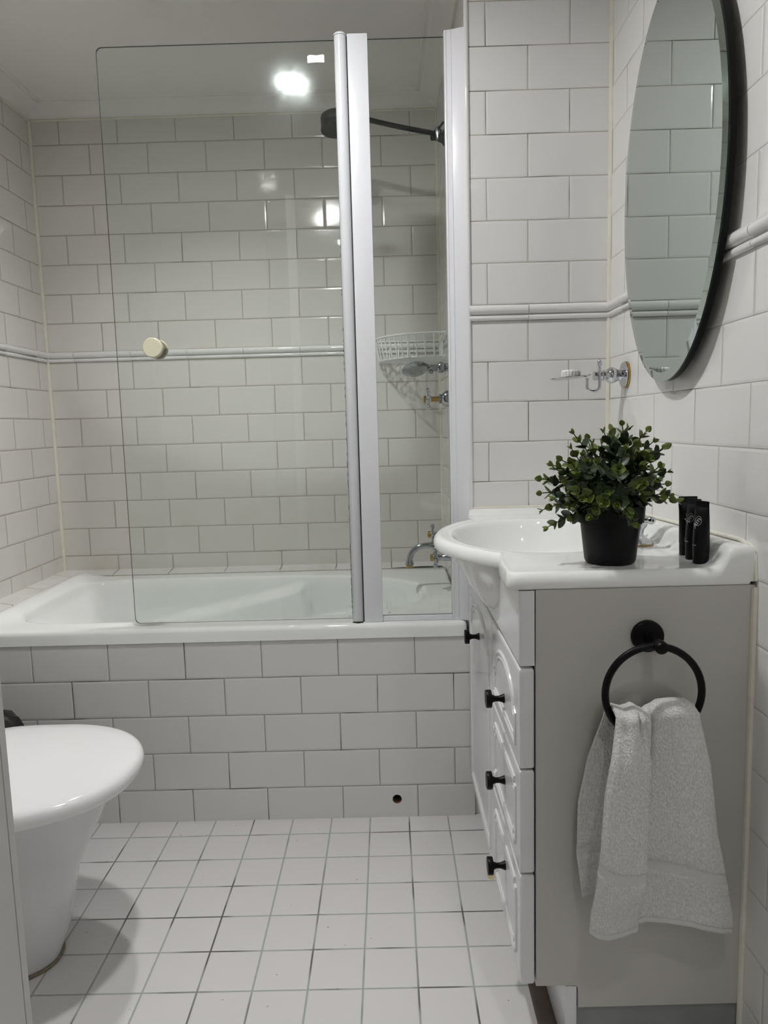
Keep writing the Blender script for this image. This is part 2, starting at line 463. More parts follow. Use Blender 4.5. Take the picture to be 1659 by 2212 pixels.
struct(obj('trim_13', tube([(XL, YB-.001, 2.124), (.197, YB-.001, 2.124)], .0045, 6), m_sealant))
struct(obj('trim_14', tube([(XL+.001, -1.9, 2.124), (XL+.001, YB, 2.124)], .0045, 6), m_sealant))
struct(obj('trim_15', tube([(.198, YB, 2.124), (.208, .02, 2.124)], .005, 6), m_sealant))

# sloping ledge tiles between wall and bath
m_ledge = tile_mat('ledge_tile', 0, 2, -1.1096+.101, TW, 99, (0, .1, 0), (.40, .3, 0), parity=0, grout_w=.003, pill=.003, dirt=(.5, .4, .9), grout=(.25,.22,.17))
m_ledge2 = tile_mat('ledge_tile_left', 1, 2, .5, TW, 99, (0, .1, 0), (.40, .3, 0), parity=0, grout_w=.003, pill=.003, dirt=(.5, .4, .9), grout=(.25,.22,.17))
bm = loft([[(x, YB, .548), (x, .722, .5405), (x, .720, .530), (x, YB, .530)] for x in (XL, .197)], closed=True); recalc(bm)
struct(obj('trim_16', bm, m_ledge, smooth=False))
bm = loft([[(XL, y, .548), (-1.152, y, .5405), (-1.150, y, .530), (XL, y, .530)] for y in (.0, YB)], closed=True); recalc(bm)
struct(obj('trim_17', bm, m_ledge2, smooth=False))
struct(obj('trim_18', tube([(-1.15, .719, .539), (.19, .719, .539)], .0016, 6), m_sealant))
bm = tube([(.0, .7185, .540), (.05, .7185, .5405), (.12, .7185, .541), (.185, .7185, .5415)], [.0006, .0018, .003, .0022], 6)
struct(obj('trim_19', bm, m_mold))

# ------------------------------------------------------------------ bathtub
def superell(cx, cy, rx, ry, n, th):
    c, s = math.cos(th), math.sin(th)
    return (cx+rx*math.copysign(abs(c)**(2/n), c), cy+ry*math.copysign(abs(s)**(2/n), s))
def tub_open(th, inset=0.0, t=0.0):
    c = math.cos(th); n = 2.45 if c > 0 else 2.45+4.5*min(1, -c*2.2)
    x0, x1 = -1.055+.30*t, .105-.10*t
    y0, y1 = .078+.075*t, .636-.075*t
    cx, cy = (x0+x1)/2, (y0+y1)/2
    x, y = superell(cx, cy, (x1-x0)/2-inset, (y1-y0)/2-inset, n, th)
    return x, y
tub = thing('bathtub', 'white enamelled bathtub built in behind the tiled apron', 'bathtub', (-.48, .36, 0))
NT = 260
def tub_outer(th, inset=0):
    x, y = superell(-.476, .3585, .672-inset, .362-inset, 70, th); return x, y
ths = [2*PI*i/NT for i in range(NT)]
loops = []
zt = .538
def lump(x, y, z):
    # raised head rest at the left end
    a = .020*math.exp(-((x+1.10)/.055)**2)*(sstep(.05, .16, y))
    return z+a
prof_out = [(-.001, .500), (0, .515), (0, .526), (.002, .533), (.007, .5372), (.014, zt)]
for ins, z in prof_out:
    loops.append([(*tub_outer(t, ins), z) for t in ths])
for f in (.25, .5, .75):
    L = []
    for t in ths:
        a = Vector(tub_outer(t, .014)); b = Vector(tub_open(t, -.012)); p = a.lerp(b, f); L.append((p.x, p.y, lump(p.x, p.y, zt)))
    loops.append(L)
for ins, dz in [(-.012, 0), (-.004, -.001), (.002, -.004), (.006, -.010), (.009, -.02)]:
    L = []
    for t in ths:
        x, y = tub_open(t, ins); L.append((x, y, lump(x, y, zt)+dz))
    loops.append(L)
NL = 52
for k in range(1, NL+1):
    t = k/NL; L = []
    depth = .02+.37*t
    for th in ths:
        x, y = tub_open(th, .010+.07*sstep(.86, 1.0, t), t)
        side = sstep(.55, .9, abs(math.sin(th)))
        z = zt-depth
        # moulded arm rests: a shelf rising towards the hand grip, then a lower one towards the taps
        if x < -.29: zs = .538-.030-.22*max(0, -.29-x); am = .050*sstep(-.95, -.60, x)
        else: zs = .538-.150+.13*max(0, x+.26)/.3*.6; am = .034*(1-sstep(-.05, .03, x))
        w = sstep(-.31, -.265, x)
        if -.33 < x < -.24:
            zs = (.538-.030)*(1-w)+(.538-.150)*w; am = .050*(1-w)+.034*w
        b = am*sstep(zs+.016, zs-.010, z)*(1-sstep(.80, 1.0, t)) if False else am*(1-sstep(zs-.012, zs+.014, z))*(1-.9*sstep(.75, 1.0, t))
        y -= math.copysign(b*side, math.sin(th))
        L.append((x, y, z))
    loops.append(L)
bm = loft(loops, cap0=False, cap1=True); bmesh.ops.recalc_face_normals(bm, faces=bm.faces[:])
for f in bm.faces:
    pass
o = obj('basin_shell', bm, m_enamel, tub, angle=75)
# overflow
bm = lathe([(0, .004), (.008, .004), (.012, .002), (.0125, -.003)], (.0925, .30, .508), (-1, 0, .3), 20)
obj('overflow', bm, m_rust, tub, label='rust stained overflow rosette')
obj('waste', lathe([(0, .004), (.02, .004), (.028, .001), (.028, 0)], (-.12, .357, .149), (0, 0, 1), 24), m_chrome, tub)

# ------------------------------------------------------------------ shower screen
scr = thing('shower_screen', 'clear glass bath screen with white frame standing on the bath edge', 'shower screen', (.18, .03, .538))
def rounded_pane(x0, x1, z0, z1, y, th, r, corners=(1, 1, 1, 1)):
    pts = []
    for (cx, cz, a0, on) in [(x1-r, z1-r, 0, corners[0]), (x0+r, z1-r, 90, corners[1]), (x0+r, z0+r, 180, corners[2]), (x1-r, z0+r, 270, corners[3])]:
        if on:
            for k in range(7):
                a = math.radians(a0+15*k); pts.append((cx+r*math.cos(a), cz+r*math.sin(a)))
        else:
            a = math.radians(a0+45); pts.append((cx+r*math.copysign(1, math.cos(a)), cz+r*math.copysign(1, math.sin(a))))
    bm = bmesh.new()
    A = [bm.verts.new((x, y-th/2, z)) for x, z in pts]; B = [bm.verts.new((x, y+th/2, z)) for x, z in pts]
    bm.faces.new(A); bm.faces.new(B[::-1]); n = len(pts)
    for k in range(n): bm.faces.new((A[k], A[(k+1) % n], B[(k+1) % n], B[k])).material_index = 1
    return recalc(bm)
pane = obj('hinged_glass_pane', rounded_pane(-.683, -.098, .5455, 1.977, .03, .005, .014, (0, 1, 1, 0)), [m_glass, m_glassedge], scr, smooth=False)
obj('fixed_glass_pane', rounded_pane(-.026, .160, .549, 1.977, .03, .005, .004, (0, 0, 0, 0)), [m_glass, m_glassedge], scr, smooth=False)
bm = lathe([(0, 0), (.013, 0), (.0145, .003), (.0145, 1.441), (0, 1.441)], (-.0905, .022, .540), (0, 0, 1), 24)
tb = obj('hinge_tube', bm, m_white_alu, scr)
obj('end_cap', lathe([(.0155, 0), (.0155, .004), (.012, .007), (0, .008)], (-.0905, .022, 1.981), (0, 0, 1), 24), m_white_alu, tb)
obj('hinge_seal', box(-.1055, -.1015, .022, .034, .545, 1.975), m_glassedge, tb, smooth=False)
obj('stile', box(-.0735, -.0245, .012, .036, .5385, 1.983, bev=.002), m_white_alu, scr)
obj('stile_seal', box(-.0765, -.0735, .020, .032, .5385, 1.98), m_mold, scr, smooth=False)
bm = bmesh.new()
add_prism(bm, [(.1585, .016), (.1740, .014), (.2085, .002), (.2085, .045), (.1585, .045)], .5385, 1.986, bev=.0015)
wc = obj('wall_channel', bm, m_white_alu, scr, angle=25)
bm = add_box(bmesh.new(), .1615, .1635, .0145, .018, .545, 1.984); add_box(bm, .1738, .1752, .0125, .016, .545, 1.984)
obj('channel_bead', bm, m_white_alu, wc)
obj('bottom_rail', box(-.0245, .1585, .017, .040, .5385, .551, bev=.0015), m_white_alu, scr)
bm = add_lathe(bmesh.new(), [(0, 0), (.020, 0), (.0235, -.001), (.025, -.004), (.025, -.0135), (.021, -.0165), (.014, -.018), (.014, -.024)][::-1], (-.5845, -.003-.0, 1.2595), (0, 1, 0), 32)
kn = bmesh.new()
# knob: wide disc, waist, collar on each side of the glass
add_lathe(kn, [(0, 0), (.0225, 0), (.0247, .0022), (.0250, .006), (.0250, .013), (.0235, .0155), (.0150, .017), (.0150, .0235), (.0190, .0245), (.0190, .0265)], (-.5835, .0005, 1.2595), (0, 1, 0), 36)
add_lathe(kn, [(.0190, 0), (.0190, .002), (.0150, .003), (.0150, .0095), (.0235, .011), (.0250, .0135), (.0250, .021), (.0225, .0245), (0, .0245)], (-.5835, .033, 1.2595), (0, 1, 0), 36)
bm.free()
obj('knob', kn, m_cream, pane, label='round cream knob')
bm = bmesh.new()  # thin white rectangular mark on the upper pane
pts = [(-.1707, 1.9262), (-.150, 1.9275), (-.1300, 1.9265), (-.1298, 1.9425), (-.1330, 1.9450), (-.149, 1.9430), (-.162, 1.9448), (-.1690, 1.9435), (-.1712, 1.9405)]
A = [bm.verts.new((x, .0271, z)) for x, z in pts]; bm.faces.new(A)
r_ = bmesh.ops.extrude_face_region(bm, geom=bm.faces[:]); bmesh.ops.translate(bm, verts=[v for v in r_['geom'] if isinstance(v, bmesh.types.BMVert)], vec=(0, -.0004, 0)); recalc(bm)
obj('glass_mark', bm, m_mark, pane, smooth=False, label='small bright white rectangular mark')
def etched(cx, cz, s=1):
    bm = bmesh.new()
    def bar(x0, x1, z0, z1): add_box(bm, cx+x0*s, cx+x1*s, .0268, .0272, cz+z0*s, cz+z1*s)
    for i in range(5):
        z = .010-.005*i
        for k in range(3):
            a0 = z+.0035-.0015*k
        add_tube(bm, [(cx+.004*s, .027, cz+(z+.0018)*s), (cx-.002*s, .027, cz+z*s), (cx+.004*s, .027, cz+(z-.0018)*s)], .00028, 4)
    bar(-.0055, -.0051, -.013, .012); bar(-.0085, -.0081, -.006, .009)
    for i in range(4): bar(-.004+i*.0022, -.003+i*.0022, -.021, -.0155)
    return bm
obj('etched_mark', etched(-.112, .570), m_etch, pane, smooth=False)
obj('etched_mark', etched(-.006, .577), m_etch, scr, smooth=False)
# grime along the hinge edge
bm = bmesh.new()
for i in range(70):
    z = .56+random.random()*1.0*(random.random()**.5); add_box(bm, -.1062, -.1052, .0215, .0225, z, z+random.uniform(.002, .010))
g_ = obj('mildew', bm, m_mold, tb, smooth=False); g_['kind'] = 'stuff'
bm = tube([(-.105, .012, .5395), (-.0905, .007, .5390), (-.076, .010, .5395)], [.001, .0026, .0012], 6)
obj('foot_seal', bm, m_mold, tb)

# ------------------------------------------------------------------ shower arm and head
YS = .42
sh = thing('shower', 'black shower head on a long angled arm above the right end of the bath', 'shower', (.197, YS, 1.90))
arm = smooth_path([(-.128, YS-.01, 1.963), (-.100, YS-.01, 1.9650), (-.05, YS-.005, 1.9520), (.045, YS, 1.930), (.170, YS, 1.9035)], 6)
obj('arm', tube(arm, .0072, 16), m_black, sh)
cl = bmesh.new()
add_lathe(cl, [(0, -.020), (.009, -.019), (.010, -.014), (.010, .006), (.012, .008), (.012, .013), (.009, .018), (0, .019)], (.172, YS, 1.905), (0, 0, 1), 20)
c_ = obj('clamp', cl, m_chrome_old, sh, label='worn chrome clamp joint')
obj('thumb_lever', tube([(.172, YS-.012, 1.913), (.180, YS-.014, 1.922), (.1875, YS-.014, 1.9315)], [.004, .003, .0035], 10), m_black, c_)
obj('wall_flange', lathe([(0, -.022), (.007, -.02), (.008, 0), (.012, .004), (.014, .012), (.024, .020), (.026, .026), (.026, .029)], (.170, YS, 1.893), (1, 0, 0), 28), m_black, sh)
ax = Vector((.06, -.10, -.98)).normalized()
hc = Vector((-.128, YS-.01, 1.9575))
bm = lathe([(0, -.010), (.012, -.0095), (.030, -.006), (.0425, -.002), (.0455, .001), (.0462, .005), (.0462, .024), (.0445, .0275), (.0470, .0315), (.0478, .034), (.0478, .040), (.045, .0425), (0, .0435)], hc, ax, 44)
obj('shower_head', bm, m_blackpl, sh)

# ------------------------------------------------------------------ wire corner basket
bk = thing('wire_basket', 'white coated wire corner basket above the chrome shower soap dish', 'basket', (.18, .77, 1.27))
def bpt(t, z, k=1.0):   # quarter curve from far wall to side wall, round the corner (.196,.784)
    a = PI/2*t
    return Vector((.196-(.235*k)*math.cos(a)**.85, .782-(.235*k)*math.sin(a)**.85, z))
rim = [bpt(i/20, 1.3455) for i in range(21)]
obj('rim', tube(rim, .0036, 10), m_wire, bk)
inner = [bpt(i/20, 1.2720, .93) for i in range(21)]
obj('base_ring', tube(inner, .0024, 8), m_wire, bk)
wl = [(-.036, .778, 1.345), (.190, .778, 1.345), (.190, .550, 1.345)]
obj('back_rail', tube(wl, .0028, 8), m_wire, bk)
wl = [(-.02, .778, 1.272), (.190, .778, 1.272), (.190, .566, 1.272)]
obj('back_rail', tube(wl, .0024, 8), m_wire, bk)
for i in range(1, 13):
    t = i/13
    a = bpt(t, 1.3455); b = bpt(t, 1.276, .95); c = bpt(t, 1.2715, .91)
    # bottom run diagonally to the walls
    tgt = Vector((min(.188, c.x+.5), 0, 1.2715))
    dirn = Vector((1, 1.0, 0)).normalized()
    s = min((.190-c.x)/dirn.x, (.778-c.y)/dirn.y)
    e = c+dirn*max(s, .005)
    up = Vector((e.x, e.y, 1.345))
    obj('wire', tube([a, a.lerp(b, .5), b, c, e-dirn*.004, Vector((e.x, e.y, 1.276)), up], .0023, 8), m_wire, bk)

# ------------------------------------------------------------------ chrome fittings
def bell(bm, origin, axis, L=.075, s=1.0):
    """turned bracket: wall rose, neck, bell and collar; axis points away from the wall"""
    prof = [(0, 0), (.026, 0), (.0275, .002), (.0275, .005), (.021, .008), (.013, .012), (.0115, .017), (.0145, .022), (.0175, .030), (.0175, .037),
            (.014, .044), (.009, .049), (.0095, .051), (.0118, .052), (.0118, .055), (.0095, .057), (.0092, .060), (.0092, .074), (.0100, .075), (.0100, .078), (0, .079)]
    return add_lathe(bm, [(r*s, h*L/.079) for r, h in prof], origin, axis, 28)

sd = thing('soap_dish', 'worn chrome oval soap dish on bracket inside the shower, below wire basket', 'soap dish', (.198, .42, 1.225))
obj('bracket', bell(bmesh.new(), (.199, .42, 1.223), (-1, 0, 0), .070), m_chrome_old, sd)
obj('fixing_nut', lathe([(0, 0), (.008, 0), (.008, .006), (.006, .009), (0, .009)], (.138, .42, 1.214), (0, 0, -1), 16), m_chrome_old, sd)
def oval_dish(cx, cy, cz, rx, ry, tilt, depth, rim=.002, neck=None, ty=0):
    bm = bmesh.new(); n = 40; loops = []
    for r, z in [(0.05, -depth), (.5, -depth), (.8, -depth*.7), (.95, -depth*.15), (1, 0), (1.0, rim), (.93, rim*.6-depth*.1), (.78, rim-depth*.7), (.5, rim-depth), (.05, rim-depth)]:
        L = []
        for k in range(n):
            a = 2*PI*k/n; x = r*rx*math.cos(a); y = r*ry*math.sin(a)
            if neck and x > 0: y *= 1-neck*(x/rx)**2
            L.append((cx+x, cy+y, cz+z+x*tilt-y*ty))
        loops.append(L)
    add_loft(bm, loops); return recalc(bm)
obj('dish', oval_dish(.094, .415, 1.2185, .046, .050, .10, .006, neck=.75, ty=.38), m_chrome_old, sd)

def cross_handle(bm, c, axis, up, L=.030, s=1.0):
    c = Vector(c); axis = Vector(axis).normalized(); up = Vector(up).normalized(); w = axis.cross(up)
    add_lathe(bm, [(0, -.011), (.008, -.011), (.0095, -.008), (.0105, 0), (.0095, .008), (.0075, .010), (0, .010)], c, axis, 20)
    for d in (up, -up, w, -w):
        add_lathe(bm, [(.0055, .004), (.0060, .009), (.0042, .012), (.0040, .018), (.0050, .021), (.0068, .0245), (.0072, .028), (.0060, .032), (.003, .0345), (0, .035)], c, d, 14)
    return bm
vl = thing('shower_valve', 'chrome shower valve with cross handle and bare brass spindle', 'valve', (.199, .42, 1.13))
obj('valve_body', lathe([(0, 0), (.034, 0), (.036, .003), (.030, .006), (.026, .008), (.025, .013), (.024, .019), (.020, .026), (.0145, .031), (.013, .033), (.0155, .034), (.0155, .038), (.012, .039), (0, .039)], (.200, .42, 1.128), (-1, 0, 0), 32), m_chrome_old, vl)
obj('spindle', lathe([(0, 0), (.008, 0), (.0085, .030), (.0085, .045), (.011, .046), (.011, .052), (0, .053)], (.166, .42, 1.1275), (-1, 0, 0), 16), m_brass, vl, label='bare brass spindle')
obj('cross_handle', cross_handle(bmesh.new(), (.128, .42, 1.1285), (1, 0, 0), (0, .25, 1)), m_chrome, vl)

bt = thing('bath_tap', 'chrome bath mixer with curved spout over the right end of the bath', 'tap', (.199, .42, .675))
sp = smooth_path([(.198, .42, .668), (.155, .42, .6685), (.115, .42, .6695), (.088, .42, .664), (.068, .42, .648), (.0605, .42, .630), (.059, .42, .620)], 7)
obj('spout', tube(sp, .0095, 18), m_chrome_old, bt)
obj('spout_collar', lathe([(.0095, .004), (.011, 0), (.0145, -.008), (.0145, -.0105), (.011, -.012), (0, -.012)], (.059, .42, .620), (0, 0, 1), 24), m_chrome_old, bt)
obj('spout_outlet', lathe([(.0115, 0), (.0120, -.003), (.0105, -.005), (.0112, -.008), (.008, -.009), (0, -.009)], (.059, .42, .6085), (0, 0, 1), 24), m_brass, bt, label='bare brass threaded outlet')
obj('valve_body', lathe([(.028, 0), (.030, .004), (.020, .009), (.017, .014), (.018, .030), (.014, .036), (0, .037)], (.200, .42, .668), (-1, 0, 0), 28), m_chrome_old, bt)
for yy, zz, upv in ((.36, .641, (0, .25, -1)), (.48, .695, (0, .25, 1))):
    h = obj('cross_handle', cross_handle(bmesh.new(), (.138, yy, zz), (1, 0, 0), upv), m_chrome_old, bt)
    obj('spindle', lathe([(0, 0), (.012, 0), (.0125, .030), (.009, .036), (.009, .052), (0, .053)], (.198, yy, zz), (-1, 0, 0), 16), m_chrome_old, h)
    obj('screw_nut', lathe([(0, 0), (.0105, 0), (.0115, .003), (.0105, .0095), (0, .0105)], (.131, yy, zz), (-1, 0, 0), 16), m_brass, h, label='bare brass nut')

# ------------------------------------------------------------------ soap holder on the right wall
hs = thing('soap_holder', 'chrome swan neck soap holder on the tiled wall beside the mirror', 'soap holder', (XR, -.14, 1.155))
obj('gasket', lathe([(0, 0), (.0310, 0), (.0310, .004), (0, .004)], (XR-.0005, -.125, 1.153), (-1, 0, 0), 32), m_brass, hs, label='yellowed gasket ring')
obj('bracket', bell(bmesh.new(), (XR-.004, -.125, 1.153), (-1, 0, 0), .073, 1.08), m_chrome, hs)
hk = bmesh.new()
path = [(.4945, -.135, 1.182), (.4945, -.135, 1.160), (.4945, -.137, 1.135)] + [(.4795+.015*math.cos(a), -.139, 1.130+.0135*math.sin(a)) for a in [-PI*i/10 for i in range(1, 10)]] + [(.4645, -.140, 1.135), (.4645, -.140, 1.147)]
add_tube(hk, path, .0036, 12)
add_lathe(hk, [(0, .0), (.0045, 0), (.0055, .002), (.0045, .004), (.0055, .006), (.0055, .010), (.003, .013), (0, .0132)], (.4945, -.135, 1.176), (0, 0, 1), 16)
obj('swan_neck', hk, m_chrome, hs)
obj('dish', oval_dish(.4255, -.140, 1.1495, .047, .042, .075, .0045, rim=.0016), m_chrome, hs)
sb = thing('soap_bar', 'small round soap in pleated white wrapper lying on chrome soap holder', 'soap', (.427, -.14, 1.147))
bm = bmesh.new(); loops = []
for r, z in [(.2, 0), (.95, 0), (1.02, .002), (1.04, .009), (1.02, .0155), (.94, .0185), (.7, .0180), (.2, .0172)]:
    L = []
    for k in range(72):
        a = 2*PI*k/72; q = r*(1+(.035 if k % 4 < 2 else 0)*(1 if r > .6 else .3))
        L.append((.4265+.0205*q*math.cos(a), -.140+.0195*q*math.sin(a), 1.1478+z))
    loops.append(L)
obj('wrapper', recalc(loft(loops)), m_soap, sb, angle=20)

# ------------------------------------------------------------------ oval mirror
MY, MZ, RY, RZ = -.4275, 1.486, .2412, .365
mr = thing('mirror', 'oval mirror with dark edge hanging on the right tiled wall', 'mirror', (XR, MY, MZ))
def oval(k, x, n=120, d=0): return [(x, MY+(RY-d)*math.cos(2*PI*i/n)*k, MZ+(RZ-d)*math.sin(2*PI*i/n)*k) for i in range(n)]
bm = recalc(loft([oval(1, .5300), oval(1, .5300, d=.0160)], cap0=False, cap1=False))
# bevel ring tilts back towards its edge
bm.free(); bm = bmesh.new()
A = [bm.verts.new(p) for p in oval(1, .5312)]; B = [bm.verts.new(p) for p in oval(1, .5296, d=.017)]
n = len(A)
for k in range(n): bm.faces.new((A[k], A[(k+1) % n], B[(k+1) % n], B[k])).material_index = 0
bm.faces.new(B)
bm.normal_update()
if sum(f.normal.x for f in bm.faces) > 0: bmesh.ops.reverse_faces(bm, faces=bm.faces[:])
obj('mirror_glass', bm, m_mirror, mr, smooth=False)
bm = loft([oval(1, .5312), oval(1, .5345)], cap0=False, cap1=True); recalc(bm)
obj('glass_edge', bm, plain('dark_green_glass_edge', (.004, .014, .012), .12, Specular_IOR_Level=.3), mr)
bm = loft([oval(1, .5346, d=.003), oval(1, .5346, d=.001), oval(1, .545, d=.001), oval(1, .546, d=.004)], cap0=True, cap1=True); recalc(bm)
obj('backing', bm, m_black, mr)
bm = add_box(bmesh.new(), .546, XR, MY-.12, MY+.12, MZ+.16, MZ+.20)
obj('hanging_bracket', bm, m_black, mr, smooth=False)

# ------------------------------------------------------------------ vanity cabinet
XF = .195; YN = -.745
cab = thing('vanity_cabinet', 'white vanity cabinet with black knobs under the washbasin', 'cabinet', (.38, -.37, 0))
# near side panel with its notched toe
bm = bmesh.new()
pl = [(.2215, .1265), (.286, .1265), (.2895, .1235), (.2905, .119), (.2905, .0865), (.5585, .0885), (.5585, .7935), (.2215, .7935)]
A = [bm.verts.new((x, YN, z)) for x, z in pl]; B = [bm.verts.new((x, YN+.018, z)) for x, z in pl]
bm.faces.new(A); bm.faces.new(B[::-1])
for k in range(len(pl)): bm.faces.new((A[k], A[(k+1) % len(pl)], B[(k+1) % len(pl)], B[k]))
recalc(bm)
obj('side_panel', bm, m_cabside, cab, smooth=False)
bm = bmesh.new()
add_box(bm, .2215, .5585, YN+.018, -.02, .128, .146); add_box(bm, .2215, .5585, -.035, -.02, .146, .69); add_box(bm, .54, .5585, YN+.018, -.035, .146, .69)
add_box(bm, .2215, .54, -.452, -.437, .146, .69)
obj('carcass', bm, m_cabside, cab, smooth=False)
obj('kick_board', box(.270, .2885, YN, -.02, 0, .1245, bev=.0015), m_cab, cab)
obj('plinth', box(.2895, .5585, YN+.004, YN+.02, 0, .0865), m_plinth, cab, smooth=False, label='grey plinth board')
obj('edge_sealant', tube([(.5585, YN-.001, .0), (.5585, YN-.001, .79)], .006, 8), m_sealant, cab)

def bead_path(kind, y0, y1, z0, z1):
    """closed loop in the y-z plane: rectangle, rectangle with notched corners or arched top"""
    P = []
    if kind == 'arch':
        P += [(y0, z0), (y1, z0), (y1, z1-.055)]
        P += [(y1-.012, z1-.050)]
        n = 14
        for i in range(n+1):
            a = PI*i/n; P.append(((y0+y1)/2+((y1-y0)/2-.016)*math.cos(a), z1-.048+.048*math.sin(a)))
        P += [(y0+.012, z1-.050), (y0, z1-.055)]
    elif kind == 'notch':
        n = .012
        P = [(y0+n, z0), (y1-n, z0), (y1-n, z0+n), (y1, z0+n), (y1, z1-n), (y1-n, z1-n), (y1-n, z1), (y0+n, z1), (y0+n, z1-n), (y0, z1-n), (y0, z0+n), (y0+n, z0+n)]
    else:
        P = [(y0, z0), (y1, z0), (y1, z1), (y0, z1)]
    # densify
    out = []
    for a, b in zip(P, P[1:]+P[:1]):
        m = max(1, int(math.hypot(b[0]-a[0], b[1]-a[1])/.01))
        for k in range(m): out.append((a[0]+(b[0]-a[0])*k/m, a[1]+(b[1]-a[1])*k/m))
    return out
def front(y0, y1, z0, z1, kind, inset=.030, inset_t=None):
    bm = add_box(bmesh.new(), XF, XF+.0245, y0, y1, z0, z1, bev=.006, seg=4)
    if kind:
        for k, (d, r, h) in enumerate([(inset, .0042, .0016), (inset+.010, .0034, .0012)]):
            t = (inset_t if inset_t is not None else inset)+ (.009 if k else 0)
            bp = bead_path(kind, y0+d, y1-d, z0+t, z1-t)
            P = [Vector((XF+.0008, y, z)) for y, z in bp]
            add_tube(bm, P, r, 8, closed=True)
    return bm
def knob(y, z, parent):
    bm = lathe([(.0085, .0), (.0075, -.004), (.0052, -.010), (.0050, -.017), (.0070, -.022), (.0080, -.0235), (.0150, -.0240), (.0160, -.0252), (.0160, -.0325), (.0150, -.0340), (0, -.0345)][::1], (XF+.001, y, z), (1, 0, 0), 28)
    return obj('knob', bm, m_black, parent, label='round black metal knob')
YD = -.449
# top fascia, notched where the bowl of the washbasin passes through it
bm = bmesh.new()
pl = [(-.7455, .6735), (-.055, .6735), (-.055, .7925), (-.118, .7925)]
pl += [(-.335-.045*t+.210*math.cos(a)*(.98), .7925-.100*math.sin(a)) for a, t in [(PI*i/24, math.sin(PI*i/24)*.6) for i in range(1, 24)]] + [(-.552, .7925), (-.7455, .7925)]
A = [bm.verts.new((XF, y, z)) for y, z in pl]; B = [bm.verts.new((XF+.0245, y, z)) for y, z in pl]
fs = [bm.faces.new(A), bm.faces.new(B[::-1])]+[bm.faces.new((A[k], B[k], B[(k+1) % len(pl)], A[(k+1) % len(pl)])) for k in range(len(pl))]
recalc(bm)
fe = [e for e in fs[0].edges if len([v for v in e.verts if v.co.z > .792]) < 1 or max(v.co.y for v in e.verts) < -.74 or min(v.co.y for v in e.verts) > -.06]
fe = [e for e in fe if not (-.7 < (e.verts[0].co.y+e.verts[1].co.y)/2 < -.1 and min(v.co.z for v in e.verts) > .68)]
bmesh.ops.bevel(bm, geom=fe, offset=.006, segments=4, profile=.6, affect='EDGES')
obj('fascia', bm, m_cab, cab, angle=30)
for z0, z1, kind, kz in ((.5035, .6685, 'arch', .5640), (.3255, .5005, 'notch', .4110), (.1290, .3225, 'notch', .2460)):
    d_ = obj('drawer', front(-.7455, YD-.0015, z0, z1, kind), m_cab, cab, angle=30)
    knob(-.600, kz, d_)
dr = obj('door', front(YD+.0015, -.055, .1290, .6685, 'arch', .035), m_cab, cab, angle=30)
knob(-.250, .572, dr)
obj('filler_strip', box(XF+.004, .24, -.0535, -.003, .129, .7925, bev=.002), m_cab, cab)
# the fascia bulges below the basin: ceramic belly in front of the doors belongs to the basin

# ------------------------------------------------------------------ washbasin top
wb = thing('washbasin', 'white ceramic washbasin top with rounded bowl on vanity cabinet', 'washbasin', (.32, -.33, .793))
BC = Vector((.305, -.33))
outline = []
ac, ar = Vector((.433, -.33)), .345
a0 = math.atan2(-.245, -.248); 
na = 46
# bowed front from the near inner corner to the far inner corner
for i in range(na+1):
    a = math.radians(225.0)-math.radians(90.0)*i/na
    outline.append((ac.x+ar*math.cos(a)*.99, ac.y+ar*math.sin(a)))
outline = [(x if x > .0 else x, y) for x, y in outline]
outline += [(.193, -.035), (.2075, .004), (.300, .004), (.430, .004), (.555, .004), (.557, -.2), (.557, -.4), (.557, -.6), (.557, -.735), (.55, -.745), (.45, -.745), (.35, -.745), (.25, -.745), (.190, -.745), (.180, -.737), (.181, -.68), (.1835, -.62)]
def ray_hit(th):
    d = Vector((math.cos(th), math.sin(th))); best = None
    n = len(outline)
    for i in range(n):
        a = Vector(outline[i]); b = Vector(outline[(i+1) % n]); e = b-a
        den = d.x*e.y-d.y*e.x
        if abs(den) < 1e-12: continue
        w = a-BC; t = (w.x*e.y-w.y*e.x)/den; s = (w.x*d.y-w.y*d.x)/den
        if t > 0 and -1e-6 <= s <= 1+1e-6 and (best is None or t > best): best = t
    return best
angs = sorted(set([round(math.atan2(y-BC.y, x-BC.x) % (2*PI), 5) for x, y in outline]+[round(2*PI*i/150, 5) for i in range(150)]))
a2 = [angs[0]]
for a in angs[1:]:
    if a-a2[-1] > .004: a2.append(a)
angs = a2
hit = {a: ray_hit(a) for a in angs}
def opening(a, k=1.0):
    c, s = math.cos(a), math.sin(a); rx = .174 if c < 0 else .150; ry = .226; n = 2.12
    r = 1/((abs(c)/rx)**n+(abs(s)/ry)**n)**(1/n); return r*k
loops = []
ZT = .8195
for d, z in [(.030, .7935), (.004, .7932), (.001, .7945), (0, .797), (0, .804), (.002, .811), (.007, .8165), (.012, .819), (.017, .8192), (.022, .8185)]:
    L = []
    for a in angs:
        r = hit[a]-d; L.append((BC.x+r*math.cos(a), BC.y+r*math.sin(a), z))
    loops.append(L)
for f in (.3, .6, .85):
    L = []
    for a in angs:
        r0 = hit[a]-.022; r1 = opening(a, 1.04); r = r0+(r1-r0)*f
        L.append((BC.x+r*math.cos(a), BC.y+r*math.sin(a), .8180))
    loops.append(L)
for k, dz in [(1.04, 0), (1.01, -.001), (.985, -.005), (.965, -.012), (.94, -.026), (.90, -.047), (.83, -.075), (.72, -.100), (.55, -.119), (.35, -.129), (.12, -.133)]:
    L = []
    for a in angs:
        r = opening(a, k); L.append((BC.x+r*math.cos(a), BC.y+r*math.sin(a), .818+dz))
    loops.append(L)
bm = loft(loops, cap0=False, cap1=True)
